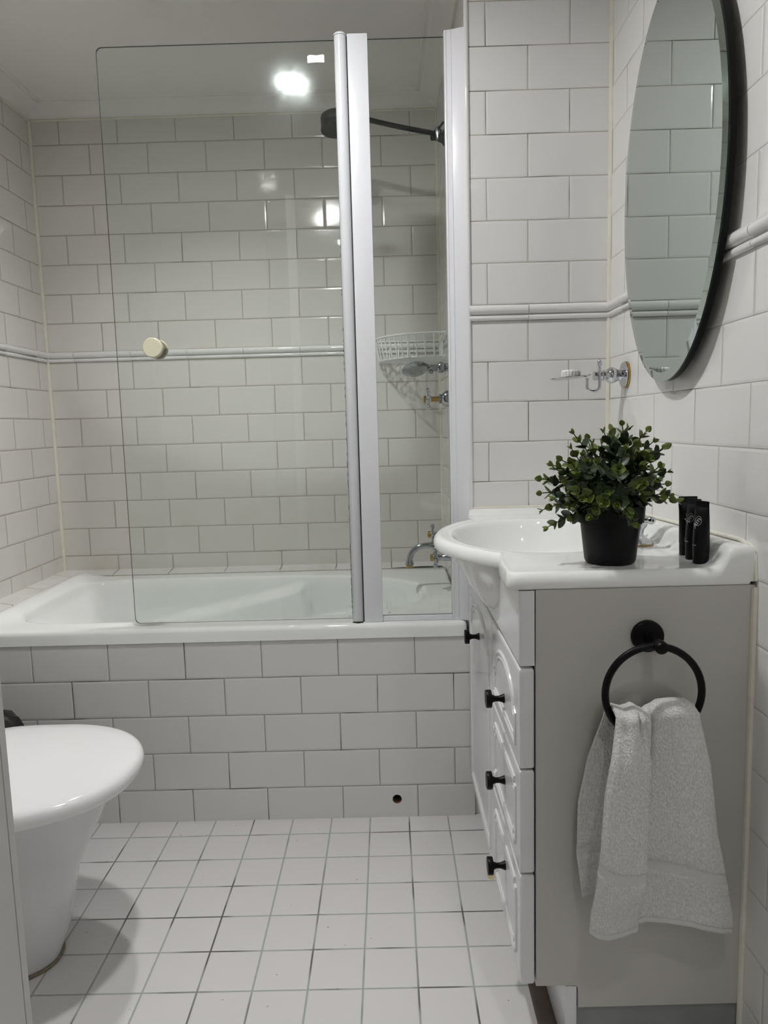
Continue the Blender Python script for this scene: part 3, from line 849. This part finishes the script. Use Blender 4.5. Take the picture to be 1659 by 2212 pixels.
bmesh.ops.recalc_face_normals(bm, faces=bm.faces[:])
obj('basin_top', bm, m_ceramic, wb, angle=80)
# underside belly in front of the doors
bm = bmesh.new(); loops = []
for i in range(15):
    t = i/14; z = .7945-.1125*t
    hw = .215*max(0.0, 1-t**2.4)**.5+.0005; p = .072*(1-t)**.75+.001; cy = -.335-.045*t
    L = []
    for k in range(33):
        a = PI*k/32; L.append((XF+.006-(p+.006)*math.sin(a)**.8, cy+hw*math.cos(a)*1.0, z))
    loops.append(L)
bm = loft(loops, closed=False, cap0=False, cap1=False); recalc(bm)
if sum(f.normal.x for f in bm.faces) > 0: bmesh.ops.reverse_faces(bm, faces=bm.faces[:])
obj('bowl_underside', bm, m_ceramic, wb, angle=80)
# upstands on the two walls
def up_prof(h):
    return [(.480, .8180), (.490, .8186), (.499, .8205), (.506, .8250), (.511, .832), (.515, .840), (.520, h-.0045), (.527, h-.0008), (.535, h), (.547, h), (.5545, h-.0015), (.5585, h-.0055), (.5595, h-.012), (.5595, .80)]
loops = []
P0 = up_prof(.855)
for y, dz in [(YN-.0002, None), (YN-.0004, .016), (YN+.0006, .010), (YN+.0028, .005), (YN+.0062, .0018), (YN+.011, .0003)]:
    loops.append([(x, y, .799 if dz is None else max(.799, z-dz*(1 if z > .801 else 0))) for x, z in P0])
for i in range(25):
    t = i/24; y = YN+.016+t*(.745-.016)
    loops.append([(x, y, z) for x, z in up_prof(.855-.022*t)])
bm = loft(loops, closed=False, cap0=False, cap1=False); recalc(bm)
if sum(f.normal.z*f.calc_area() for f in bm.faces) < 0: bmesh.ops.reverse_faces(bm, faces=bm.faces[:])
obj('upstand', bm, m_ceramic, wb, angle=70)
loops = []
for x in [.1985, .2005, .204, .212]+[.23+.05*i for i in range(7)]+[.558]:
    k = 0 if x < .1990 else (.5 if x < .202 else (.85 if x < .206 else 1))
    pr = [(-.048, .8178), (-.036, .819), (-.026, .8220), (-.020, .827), (-.015, .8310), (-.008, .833), (.002, .833), (.0075, .831), (.0075, .80)]
    loops.append([(x, y, .812+(z-.812)*k if z > .812 else z) for y, z in pr])
bm = loft(loops, closed=False, cap0=True, cap1=False); recalc(bm)
obj('upstand', bm, m_ceramic, wb, angle=70)
bm = add_tube(bmesh.new(), [(.205, .006, .8335), (.40, .006, .8335), (.556, .006, .8335)], .004, 8)
add_tube(bm, [(.5585, .004, .834), (.5585, -.35, .845), (.5585, -.690, .8555), (.5585, -.725, .852), (.5585, -.742, .838), (.5585, -.747, .80)], .0036, 8)
obj('sealant_bead', bm, m_sealant, wb, label='cream sealant line')
obj('waste', lathe([(0, .003), (.018, .003), (.024, .001), (.024, -.002)], (.305, -.33, .6865), (0, 0, 1), 24), m_chrome, wb)

# basin mixer, mostly behind the plant
bs = thing('basin_tap', 'traditional chrome basin mixer mostly hidden behind the potted plant', 'tap', (.461, -.495, .818))
obj('gasket', lathe([(.0305, 0), (.0305, .0022), (0, .0022)], (.461, -.495, .8185), (0, 0, 1), 32), m_brass, bs)
obj('tap_body', lathe([(.030, .002), (.030, .005), (.024, .009), (.016, .013), (.0125, .020), (.0145, .028), (.020, .036), (.021, .044), (.017, .054), (.011, .060), (.0125, .062), (.0125, .066), (.0095, .068), (.009, .085), (0, .086)], (.461, -.495, .8185), (0, 0, 1), 32), m_chrome, bs)
sp = smooth_path([(.461, -.495, .89), (.461, -.494, .945), (.462, -.492, .975), (.440, -.488, .992), (.412, -.484, .990), (.390, -.480, .972), (.382, -.478, .950), (.381, -.478, .938)], 7)
obj('spout', tube(sp, .0085, 16), m_chrome, bs)
for dy in (-.052, .052):
    bm = lathe([(0, 0), (.006, 0), (.0065, .034), (.012, .038), (.012, .045), (.006, .048)], (.461, -.495, .857), (-.35, math.copysign(1, dy), .3), 18)
    ob = obj('handle_stem', bm, m_chrome, bs)
    obj('cross_handle', cross_handle(bmesh.new(), (.442, -.495+dy*.92, .8725), (-.35, math.copysign(1, dy), .3), (0, -.25, 1)), m_chrome, ob)

# ------------------------------------------------------------------ potted plant
PX, PY, PZ = .361, -.660, .8185
pt = thing('potted_plant', 'bushy green leafy plant in black plastic pot on the washbasin top', 'plant', (PX, PY, PZ))
obj('pot', lathe([(0, 0), (.036, 0), (.0395, .002), (.041, .006), (.0475, .064), (.0475, .0665), (.0530, .0675), (.0545, .092), (.0545, .0945), (.0515, .0945), (.050, .078), (0, .077)], (PX, PY, PZ), (0, 0, 1), 48), m_blackpl, pt)
tips = [(0.258, -0.67, 0.881), (0.252, -0.66, 0.908), (0.25, -0.66, 0.935), (0.264, -0.69, 0.93), (0.25, -0.66, 0.958), (0.26, -0.66, 0.954), (0.268, -0.66, 0.98), (0.275, -0.69, 0.989), (0.301, -0.66, 1.029), (0.282, -0.72, 0.986), (0.307, -0.7, 0.996), (0.325, -0.68, 1.013), (0.35, -0.66, 1.03), (0.373, -0.62, 1.033), (0.379, -0.66, 1.04), (0.387, -0.66, 1.033), (0.417, -0.66, 1.03), (0.395, -0.7, 1.022), (0.428, -0.66, 1.013), (0.443, -0.66, 1.002), (0.447, -0.66, 1.003), (0.407, -0.7, 0.982), (0.422, -0.7, 0.974), (0.452, -0.66, 0.964), (0.468, -0.66, 0.918), (0.444, -0.69, 0.929), (0.418, -0.72, 0.929), (0.36, -0.73, 1.005), (0.342, -0.76, 0.979), (0.382, -0.75, 0.954), (0.372, -0.75, 0.949), (0.321, -0.77, 0.944), (0.316, -0.77, 0.93), (0.306, -0.745, 0.908), (0.313, -0.75, 0.917), (0.371, -0.745, 0.895), (0.362, -0.75, 0.909), (0.278, -0.71, 0.954), (0.28, -0.73, 0.944), (0.293, -0.72, 0.965), (0.302, -0.74, 0.987), (0.284, -0.7, 0.92), (0.274, -0.68, 0.918), (0.325, -0.72, 0.985), (0.359, -0.69, 1.019), (0.385, -0.7, 0.997), (0.407, -0.72, 0.954), (0.338, -0.77, 0.926), (0.292, -0.75, 0.935), (0.352, -0.64, 1.011), (0.404, -0.62, 1.017), (0.335, -0.62, 1.018), (0.435, -0.62, 0.993), (0.296, -0.62, 0.965), (0.464, -0.62, 0.941), (0.293, -0.68, 0.898)]
for i in range(6):
    a = random.uniform(0, PI); e = random.uniform(.1, 1.1)
    tips.append((PX+.10*math.cos(a)*math.cos(e), PY+.085*math.sin(a)*math.cos(e), .925+.10*math.sin(e)))
fol = bmesh.new(); uvl = fol.loops.layers.uv.new('UVMap')
stm = bmesh.new()
def leaf(base, d, nrm, size, young):
    d = d.normalized(); nrm = (nrm-d*nrm.dot(d)).normalized(); w = d.cross(nrm)
    NL, NW = 5, 3
    grid = []
    for i in range(NL+1):
        t = i/NL
        wd = .44*math.sin(PI*min(1, (t*.96+.02)**.72))**.62 if 0 < i < NL else (.06 if i == 0 else .02)
        row = []
        for j in range(-NW+1, NW):
            s = j/(NW-1)
            p = base+d*size*(t+.02)+w*size*wd*s+nrm*size*(.30*(abs(s)*wd)**1.3*1.6+.22*t*t-.05*t)
            row.append((fol.verts.new(p), abs(s)))
        grid.append(row)
    for i in range(NL):
        for j in range(len(grid[0])-1):
            q = (grid[i][j], grid[i][j+1], grid[i+1][j+1], grid[i+1][j])
            f = fol.faces.new([v for v, _ in q]); f.material_index = 1 if young else 0; f.smooth = True
            for lp, (_, s) in zip(f.loops, q):
                lp[uvl].uv = (max(s, .98 if (i == NL-1 and lp.vert in [x[0] for x in grid[NL]]) else 0), 0)
for ti, tp in enumerate(tips):
    tip = Vector(tp); base = Vector((PX+random.uniform(-.03, .03), PY+random.uniform(-.03, .03), PZ+.080))
    ctr = base.lerp(tip, .5)+Vector((0, 0, .012+.1*max(0, (.95-tip.z))*.35))
    path = [base, base.lerp(ctr, .5)+Vector((0, 0, .006)), ctr, ctr.lerp(tip, .5)+Vector((0, 0, .003)), tip]
    sp = smooth_path(path, 8)
    add_tube(stm, sp[::2]+[sp[-1]], .0009, 5)
    L = sum((b-a).length for a, b in zip(sp, sp[1:]))
    # leaves in crossed pairs, from the tip down
    s = 0.0; k = 0; idx = len(sp)-1; acc = 0; phase = random.random()*PI
    nxt = 0.0
    while idx > 4:
        p = sp[idx]; seg = (sp[idx]-sp[idx-1]).length
        if acc >= nxt:
            d = (sp[idx]-sp[idx-2]).normalized(); u, v = frame_for(d)
            ang = phase+k*PI/2
            size = [.0115, .0160, .0190, .0205, .0210, .0200, .0180][min(k, 6)]*random.uniform(.88, 1.12)
            young = (k == 0) or (k == 1 and random.random() < .60) or (k == 2 and random.random() < .18)
            for sg in (1, -1):
                side = (u*math.cos(ang)+v*math.sin(ang))*sg
                opn = [.75, 1.15, 1.5, 1.9, 2.1, 2.2, 2.2][min(k, 6)]*random.uniform(.85, 1.15)
                leaf(p, d*1.0/max(.25, opn)+side*1.0, d, size, young)
            if k == 0: leaf(p, d+u*.25, v, .0090, True)
            k += 1; nxt = acc+random.uniform(.0115, .0150)
        acc += seg; idx -= 1
obj('stems', stm, m_soil, pt)
fo = obj('foliage', fol, [m_leaf, m_leaf_y], pt, angle=180)
obj('moss', lathe([(.049, .0), (.045, .008), (.03, .014), (0, .016)], (PX, PY, PZ+.077), (0, 0, 1), 24), m_soil, pt)

# ------------------------------------------------------------------ toiletry tubes
def text_mesh(body, size, extr):
    cu = bpy.data.curves.new('t', 'FONT'); cu.body = body; cu.size = size; cu.extrude = extr; cu.align_x = 'CENTER'; cu.align_y = 'CENTER'
    ob = bpy.data.objects.new('t', cu); COL.objects.link(ob)
    dg = bpy.context.evaluated_depsgraph_get(); me = bpy.data.meshes.new_from_object(ob.evaluated_get(dg))
    bpy.data.objects.remove(ob); bpy.data.curves.remove(cu); return me
def toiletry(x, y, rot, label, wide=.0155):
    z0 = .8186
    t = thing('toiletry_tube', label, 'toiletry tube', (x, y, z0), 'black toiletry tubes beside the wall')
    R = Matrix.Rotation(rot, 3, 'Z')
    def P(px, py, pz): v = R @ Vector((px, py, 0)); return (x+v.x, y+v.y, z0+pz)
    loops = []
    for h, a, b in [(.020, .0122, .0122), (.022, .0128, .0128), (.040, .0131, .0122), (.060, .0137, .0100), (.075, .0143, .0072), (.088, wide, .0034), (.0905, wide, .0012), (.0912, wide, .0009), (.1005, wide, .0009)]:
        loops.append([P(a*math.cos(2*PI*k/28), b*math.sin(2*PI*k/28), h) for k in range(28)])
    obj('tube_body', recalc(loft(loops)), m_blackpl, t, angle=60)
    obj('cap', lathe([(0, 0), (.0112, 0), (.0120, .001), (.0124, .019), (.0118, .0205), (0, .0205)], (x, y, z0), (0, 0, 1), 32), m_blackpl, t)
    # printed mark: ring with lettering, and a small line of text below
    bm = bmesh.new()
    def face_pt(u, h):
        b = interp([(.022, .0128), (.040, .0122), (.060, .0100), (.075, .0072), (.088, .0034)], h)
        a = .0138; k = math.sqrt(max(0, 1-(u/a)**2)); return u, -b*k-.00035, h
    pts = [P(*face_pt(.0058*math.cos(2*PI*k/40)+.001, .0690+.0075*math.sin(2*PI*k/40))) for k in range(40)]
    add_tube(bm, pts, .00028, 5, closed=True)
    obj('printed_ring', bm, m_grey_print, t, label='grey printed ring'); bm = bmesh.new()
    me = text_mesh('Am', .0125, .00012)
    tb_ = bmesh.new(); tb_.from_mesh(me); bpy.data.meshes.remove(me)
    rr = Matrix.Rotation(math.radians(62), 2)
    for v in tb_.verts:
        q = rr @ Vector((v.co.x, v.co.y)); u_, h_ = q.x-.0012, .0660+q.y
        u_ = max(-.0128, min(.0128, u_)); fx, fy, fh = face_pt(u_, h_); v.co = Vector(P(fx, fy-.0002+v.co.z, fh))
    tmp = bpy.data.meshes.new('tmp'); tb_.to_mesh(tmp); tb_.free(); bm.from_mesh(tmp); bpy.data.meshes.remove(tmp)
    obj('printed_lettering', bm, m_grey_print, t, smooth=False, label='grey printed lettering'); bm = bmesh.new()
    me = text_mesh('serum', .0042, .0001)
    tb_ = bmesh.new(); tb_.from_mesh(me); bpy.data.meshes.remove(me)
    for v in tb_.verts:
        fx, fy, fh = face_pt(v.co.x-.003, .0305+v.co.y); v.co = Vector(P(fx, fy-.0002+v.co.z, fh))
    tmp = bpy.data.meshes.new('tmp'); tb_.to_mesh(tmp); tb_.free(); bm.from_mesh(tmp); bpy.data.meshes.remove(tmp)
    obj('printed_line', bm, m_grey_print, t, smooth=False, label='small grey printed text')
    return t
toiletry(.5035, -.6210, math.radians(-4), 'flat black toiletry tube nearest the plant, its full face with logo turned to the front')
toiletry(.4995, -.6560, math.radians(-70), 'black toiletry tube in the middle of the three, half hidden by the front one')
toiletry(.4965, -.6925, math.radians(-68), 'frontmost black toiletry tube, turned edge-on beside the wall upstand', .0145)

# ------------------------------------------------------------------ towel ring and towel
tr = thing('towel_ring', 'matt black towel ring on the side panel of the vanity cabinet', 'towel ring', (.393, YN, .718))
obj('rosette', lathe([(0, 0), (.0250, 0), (.0250, .006), (.0235, .0085), (.0215, .0090), (0, .0095)], (.3932, YN, .7175), (0, -1, 0), 40), m_black, tr)
obj('post', lathe([(.0085, 0), (.0085, .034), (.0095, .036), (.0100, .050), (.0080, .0535), (0, .054)], (.3935, YN-.006, .7165), (.05, -1, -.03), 24), m_black, tr)
RCX, RCZ, RR = .3885, .6425, .0722
RYY = YN-.045
obj('ring', tube([(RCX+RR*math.cos(2*PI*i/72), RYY, RCZ+RR*math.sin(2*PI*i/72)) for i in range(72)], .0056, 14, closed=True), m_black, tr)

tw = bmesh.new(); uvt = tw.loops.layers.uv.new('UVMap')
Lf = [(.2357, .2950), (.2661, .2948), (.2974, .2944), (.3822, .2995), (.4954, .3056), (.5398, .3122), (.5982, .3242), (.62, .3262)]
Rf = [(.2357, .5258), (.2687, .5240), (.3389, .5075), (.4158, .4874), (.5285, .4736), (.6096, .4540), (.62, .4500)]
Lb = [(.24, .2950), (.30, .2905), (.3091, .2895), (.3673, .2817), (.4585, .2833), (.5327, .2982), (.5946, .3205), (.62, .3262)]
HEM = [(0, .2570), (.055, .2510), (.12, .2482), (.30, .2567), (.40, .2625), (.70, .2565), (.88, .2456), (1, .2357)]
TOP = [(0, .6140), (.14, .6085), (.26, .6135), (.40, .6020), (.58, .6135), (.74, .6145), (.90, .6160), (1, .6060)]
NU, NV, NA, NB = 110, 120, 8, 70
rows = []
pile = []
def depth_front(u, v):
    # v: 0 hem .. 1 top ; negative = towards the room
    lobe = -.026*(1-sstep(.315, .350, u+.012*math.sin(v*3)))*(1-.55*sstep(.80, 1, v))*(.55+.45*sstep(0, .25, v))
    wave = -.004*math.sin(u*9+.6)*(1-v*.4)
    g = math.exp(-(1-v)*5.5)
    gath = g*(-.007*math.exp(-((u-.20)/.055)**2)+.007*math.exp(-((u-.27)/.03)**2)-.010*math.exp(-((u-.36)/.05)**2)+.011*math.exp(-((u-.455+.06*(1-v))/.022)**2)-.010*math.exp(-((u-.68)/.16)**2))
    edge = .006*sstep(.90, 1, u)+.004*(1-sstep(0, .06, u))
    return lobe+wave+gath+edge
for j in range(NV+1):
    v = j/NV; r = []
    for i in range(NU+1):
        u = i/NU
        zt_, zh = interp(TOP, u), interp(HEM, u); z = zh+(zt_-zh)*v
        xl, xr = interp(Lf, z), interp(Rf, z)
        x = xl+(xr-xl)*u
        y = RYY-.0125+depth_front(u, v)+.021*(1-sstep(0, .5, v))
        x += .010*math.exp(-((u-.312)/.028)**2)*sstep(.05, .3, v)*(1-sstep(.82, .97, v))
        # band geometry: woven border slightly recessed; it dips at the fold
        bz = zh+.1065+.018*(u < .33)*sstep(.0, .30, .33-u)
        hgt = z-zh
        b0 = .098+.022*(1-sstep(0, .30, u))-.006*sstep(.4, 1, u); b1 = b0+.0185
        inb = sstep(b0-.002, b0, hgt)*(1-sstep(b1, b1+.002, hgt))
        inh = 1-sstep(.010, .0125, hgt)
        y += .0020*inb+.0014*inh
        y += .0006*noise.noise(Vector((x*60, z*60, 3)))
        r.append((Vector((x, y, z)), 1-max(inb, inh), (u, hgt)))
    rows.append(r)
top = rows[-1]
for k in range(1, NA+1):
    a = PI*k/NA; r = []
    for i in range(NU+1):
        u = i/NU; p = top[i][0]; yb = YN-.020; ym = (p.y+yb)/2; ry = (yb-p.y)/2
        lift = .0095+.006*math.exp(-((u-.7)/.2)**2)
        r.append((Vector((p.x, ym-ry*math.cos(a), p.z+lift*math.sin(a))), 1, (u, .4)))
    rows.append(r)
for j in range(1, NB+1):
    v = 1-j/NB; r = []
    for i in range(NU+1):
        u = i/NU; zt_ = interp(TOP, u); zh = .300+.01*math.sin(u*5); z = zh+(zt_-zh)*v
        xl, xr = interp(Lb, z), interp(Rf, z)-.008
        x = xl+(xr-xl)*u
        y = YN-.018+.004*math.sin(u*12)*(1-v)-.003*(1-v)
        hgt = z-zh; inb = sstep(.066, .068, hgt)*(1-sstep(.083, .085, hgt)); inh = 1-sstep(.010, .0125, hgt)
        y += .0018*inb if False else 0
        r.append((Vector((x, y-.0015*(1-inb), z)), 1-max(inb, inh), (u, hgt)))
    rows.append(r)
VV = [[tw.verts.new(p) for p, _, _ in r] for r in rows]
PIL = [q for r in rows for _, q, _ in r]
for j in range(len(rows)-1):
    for i in range(NU):
        tw.faces.new((VV[j][i], VV[j][i+1], VV[j+1][i+1], VV[j+1][i]))
tw.normal_update()
me = bpy.data.meshes.new('towel')
tw.to_mesh(me); tw.free(); me.materials.append(m_towel)
at = me.attributes.new('pile', 'FLOAT', 'POINT'); at.data.foreach_set('value', PIL)
for p in me.polygons: p.use_smooth = True
to = bpy.data.objects.new('towel', me); COL.objects.link(to)
md = to.modifiers.new('thick', 'SOLIDIFY'); md.thickness = .0045; md.offset = 0
tag(to, 'white terry hand towel hanging folded through the black ring', 'towel')

# ------------------------------------------------------------------ toilet
TX, TY = -.72, -.495
wc_ = thing('toilet', 'white ceramic toilet with closed lid standing against left wall', 'toilet', (-.85, TY, 0))
def egg(front_x, back_x, hw, z, n=64, sq=.62, cx=None):
    cx = cx if cx is not None else back_x+(front_x-back_x)*.48
    L = []
    for k in range(n):
        a = 2*PI*k/n; c, s = math.cos(a), math.sin(a)
        if c >= 0: x = cx+(front_x-cx)*c**.95; y = hw*math.copysign(abs(s)**.93, s)
        else: x = cx-(cx-back_x)*abs(c)**sq; y = hw*math.copysign(abs(s)**.80, s)
        L.append((x, TY+y, z))
    return L
sec = [(0, -.693, .108), (.012, -.690, .110), (.03, -.682, .108), (.08, -.664, .108), (.1465, -.650, .108), (.194, -.640, .112), (.25, -.613, .128), (.30, -.588, .148), (.34, -.567, .166), (.365, -.551, .176), (.378, -.545, .179)]
bm = loft([egg(fx, -1.19, hw, z) for z, fx, hw in sec]); recalc(bm)
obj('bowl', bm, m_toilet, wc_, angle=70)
lid = [(0, .955, .380), (0, .985, .3805), (0, 1.0, .386), (0, 1.0, .396), (0, .990, .4035), (0, .97, .4085), (0, .93, .4115), (0, .80, .4145), (0, .5, .4165), (0, .1, .417)]
def lidloop(k, z):
    L = egg(-.506, -.945, .203, z, 72, .5); c = Vector((-.735, TY)); return [(c.x+(x-c.x)*k, c.y+(y-c.y)*k, z_) for x, y, z_ in L]
bm = loft([lidloop(k, z) for _, k, z in lid]); recalc(bm)
obj('lid', bm, m_seat, wc_, angle=80)
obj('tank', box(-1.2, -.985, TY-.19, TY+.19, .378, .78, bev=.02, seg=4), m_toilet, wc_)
bm = tube([(x+(-.0) , y, .003) for x, y, z in egg(-.690, -1.19, .111, 0, 48)[:]], .0045, 6, closed=True)
obj('base_sealant', bm, plain('dirty_sealant', (.20, .17, .12), .8, var=.6, nscale=90), wc_, label='grimy sealant round the foot')

# black waste bin with liner between toilet and bath
bn = thing('waste_bin', 'black bin liner edge of a small bin behind the toilet', 'bin', (-1.02, -.14, 0))
obj('bin_body', lathe([(0, 0), (.072, 0), (.075, .004), (.092, .26), (.096, .265), (.096, .270), (.090, .270), (.073, .01), (0, .01)], (-1.02, -.14, 0), (0, 0, 1), 32), m_blackpl, bn)
bm = bmesh.new(); loops = []
rnd = random.Random(3)
jag = [rnd.uniform(-.02, .02) for _ in range(18)]
for r, z in [(.094, .262), (.098, .29), (.096, .33), (.086, .352), (.050, .366), (.012, .372)]:
    loops.append([(-1.02+(r+jag[k]*.35)*math.cos(2*PI*k/18), -.14+(r+jag[k]*.35)*math.sin(2*PI*k/18)*.85, z+jag[k]*(.6 if z > .28 else 0)) for k in range(18)])
bm = recalc(loft(loops, cap0=False)); obj('liner', bm, m_bag, bn, smooth=False, label='crumpled black plastic liner')

# ------------------------------------------------------------------ door leaf at the left of the doorway
bm = bmesh.new()
a = Vector((-.3580, -1.200)); b = Vector((-.56, -1.90)); d = (b-a).normalized(); nn = Vector((d.y, -d.x))
if nn.x > 0: nn = -nn
def leafbox(s0, s1, o0, o1):
    p = [a+d*s0+nn*o0, a+d*s1+nn*o0, a+d*s1+nn*o1, a+d*s0+nn*o1]; add_prism(bm, [(q.x, q.y) for q in p], .006, 2.0, bev=.0006)
leafbox(0, .0068, 0, .038); leafbox(.0080, (b-a).length, 0, .038); leafbox(.006, .009, .0012, .037)
dd_ = struct(obj('door_1', bm, m_door, smooth=False))
hb = bmesh.new()
pa = a+d*.06-nn*.0
add_lathe(hb, [(0, 0), (.024, 0), (.024, .006), (.009, .008), (.009, .04), (0, .041)], (pa.x, pa.y, 1.02), (-nn.x, -nn.y, 0), 24)
q0 = pa-nn*.036; q1 = q0+d*.11
add_tube(hb, [(q0.x, q0.y, 1.02), (q1.x, q1.y, 1.02)], .008, 12)
obj('door_handle', hb, m_chrome, dd_)

# ------------------------------------------------------------------ lamps
def downlight(x, y, label, power, strength, recess, r=.045):
    t = thing('downlight', label, 'ceiling light', (x, y, ZC), 'ceiling downlights')
    bm = lathe([(r+.014, 0), (r+.014, -.004), (r+.006, -.006), (r+.001, -.004), (r, recess*.0-.0005)], (x, y, ZC), (0, 0, 1), 40)
    obj('bezel', bm, m_white_alu, t)
    if recess > .004:
        bm = lathe([(r, -.0005), (r-.002, -.004), (r*.82, .0), ], (x, y, ZC), (0, 0, 1), 40)
        obj('baffle', lathe([(r, -.004), (r, -.004-recess)], (x, y, ZC), (0, 0, 1), 40), m_cabside, t); bm.free()
    zl = ZC-.002
    bm = bmesh.new(); vs = [bm.verts.new((x+r*.97*math.cos(2*PI*k/40), y+r*.97*math.sin(2*PI*k/40), zl)) for k in range(40)]; bm.faces.new(vs[::-1])
    obj('lens', bm, lamp_mat(strength), t, smooth=False)
    la = bpy.data.lights.new('downlight_lamp', 'AREA'); la.shape = 'DISK'; la.size = r*1.9; la.energy = power; la.color = (1, .99, .985)
    lo = bpy.data.objects.new('lamp', la); COL.objects.link(lo); lo.parent = t; lo.location = (0, 0, -.0028)
    return t
downlight(-.285, -.60, 'round ceiling downlight above the floor in front of the bath', 8.8, 60, 0)
downlight(-.50, .054, 'round ceiling downlight directly above the front rim of the bath', 9.8, 45, .035, .036)
downlight(.38, -1.58, 'recessed ceiling downlight near the right wall in front of the vanity', 4.2, 60, .034, .030)
# unseen fill lamp, added in the hall to brighten camera-facing surfaces
t = thing('hall_fill_light', 'flat round fill light, added unseen in the hall outside the bathroom doorway', 'ceiling light', (-.187, -2.6, ZC))
obj('diffuser', lathe([(.085, 0), (.085, -.02), (.075, -.03), (0, -.034)], (-.187, -2.6, ZC), (0, 0, 1), 40), lamp_mat(9.0), t)

w = bpy.data.worlds.new('world'); sc.world = w; w.use_nodes = True
w.node_tree.nodes['Background'].inputs[0].default_value = (.02, .02, .02, 1)

# ------------------------------------------------------------------ camera
cd = bpy.data.cameras.new('camera'); cam = bpy.data.objects.new('camera', cd); COL.objects.link(cam)
R = Vector((0.99963504, 0.00475556, -0.02659261)); U = Vector((0.02582747, 0.1203506, 0.99239542)); F = Vector((-0.00791983, 0.99272006, -0.12018385))
M = Matrix((( R.x, U.x, -F.x, 0), (R.y, U.y, -F.y, -1.82912), (R.z, U.z, -F.z, 1.05209), (0, 0, 0, 1)))
cam.matrix_world = M
cd.sensor_fit = 'HORIZONTAL'; cd.sensor_width = 36; cd.lens = 1551.92/1659*36; cd.clip_start = .02; cd.clip_end = 50
sc.camera = cam
vs = sc.view_settings
vs.view_transform = 'Standard'; vs.look = 'None'; vs.gamma = 1; vs.use_curve_mapping = False; vs.exposure = 0.18
sc.cycles.max_bounces = 6; sc.cycles.diffuse_bounces = 5; sc.cycles.glossy_bounces = 3; sc.cycles.transmission_bounces = 2; sc.cycles.transparent_max_bounces = 8
sc.cycles.use_adaptive_sampling = True; sc.cycles.adaptive_threshold = .1; sc.cycles.adaptive_min_samples = 12
sc.cycles.use_denoising = True
sc.cycles.sample_clamp_direct = 0
sc.cycles.caustics_reflective = False; sc.cycles.caustics_refractive = False
sc.cycles.sample_clamp_indirect = 6
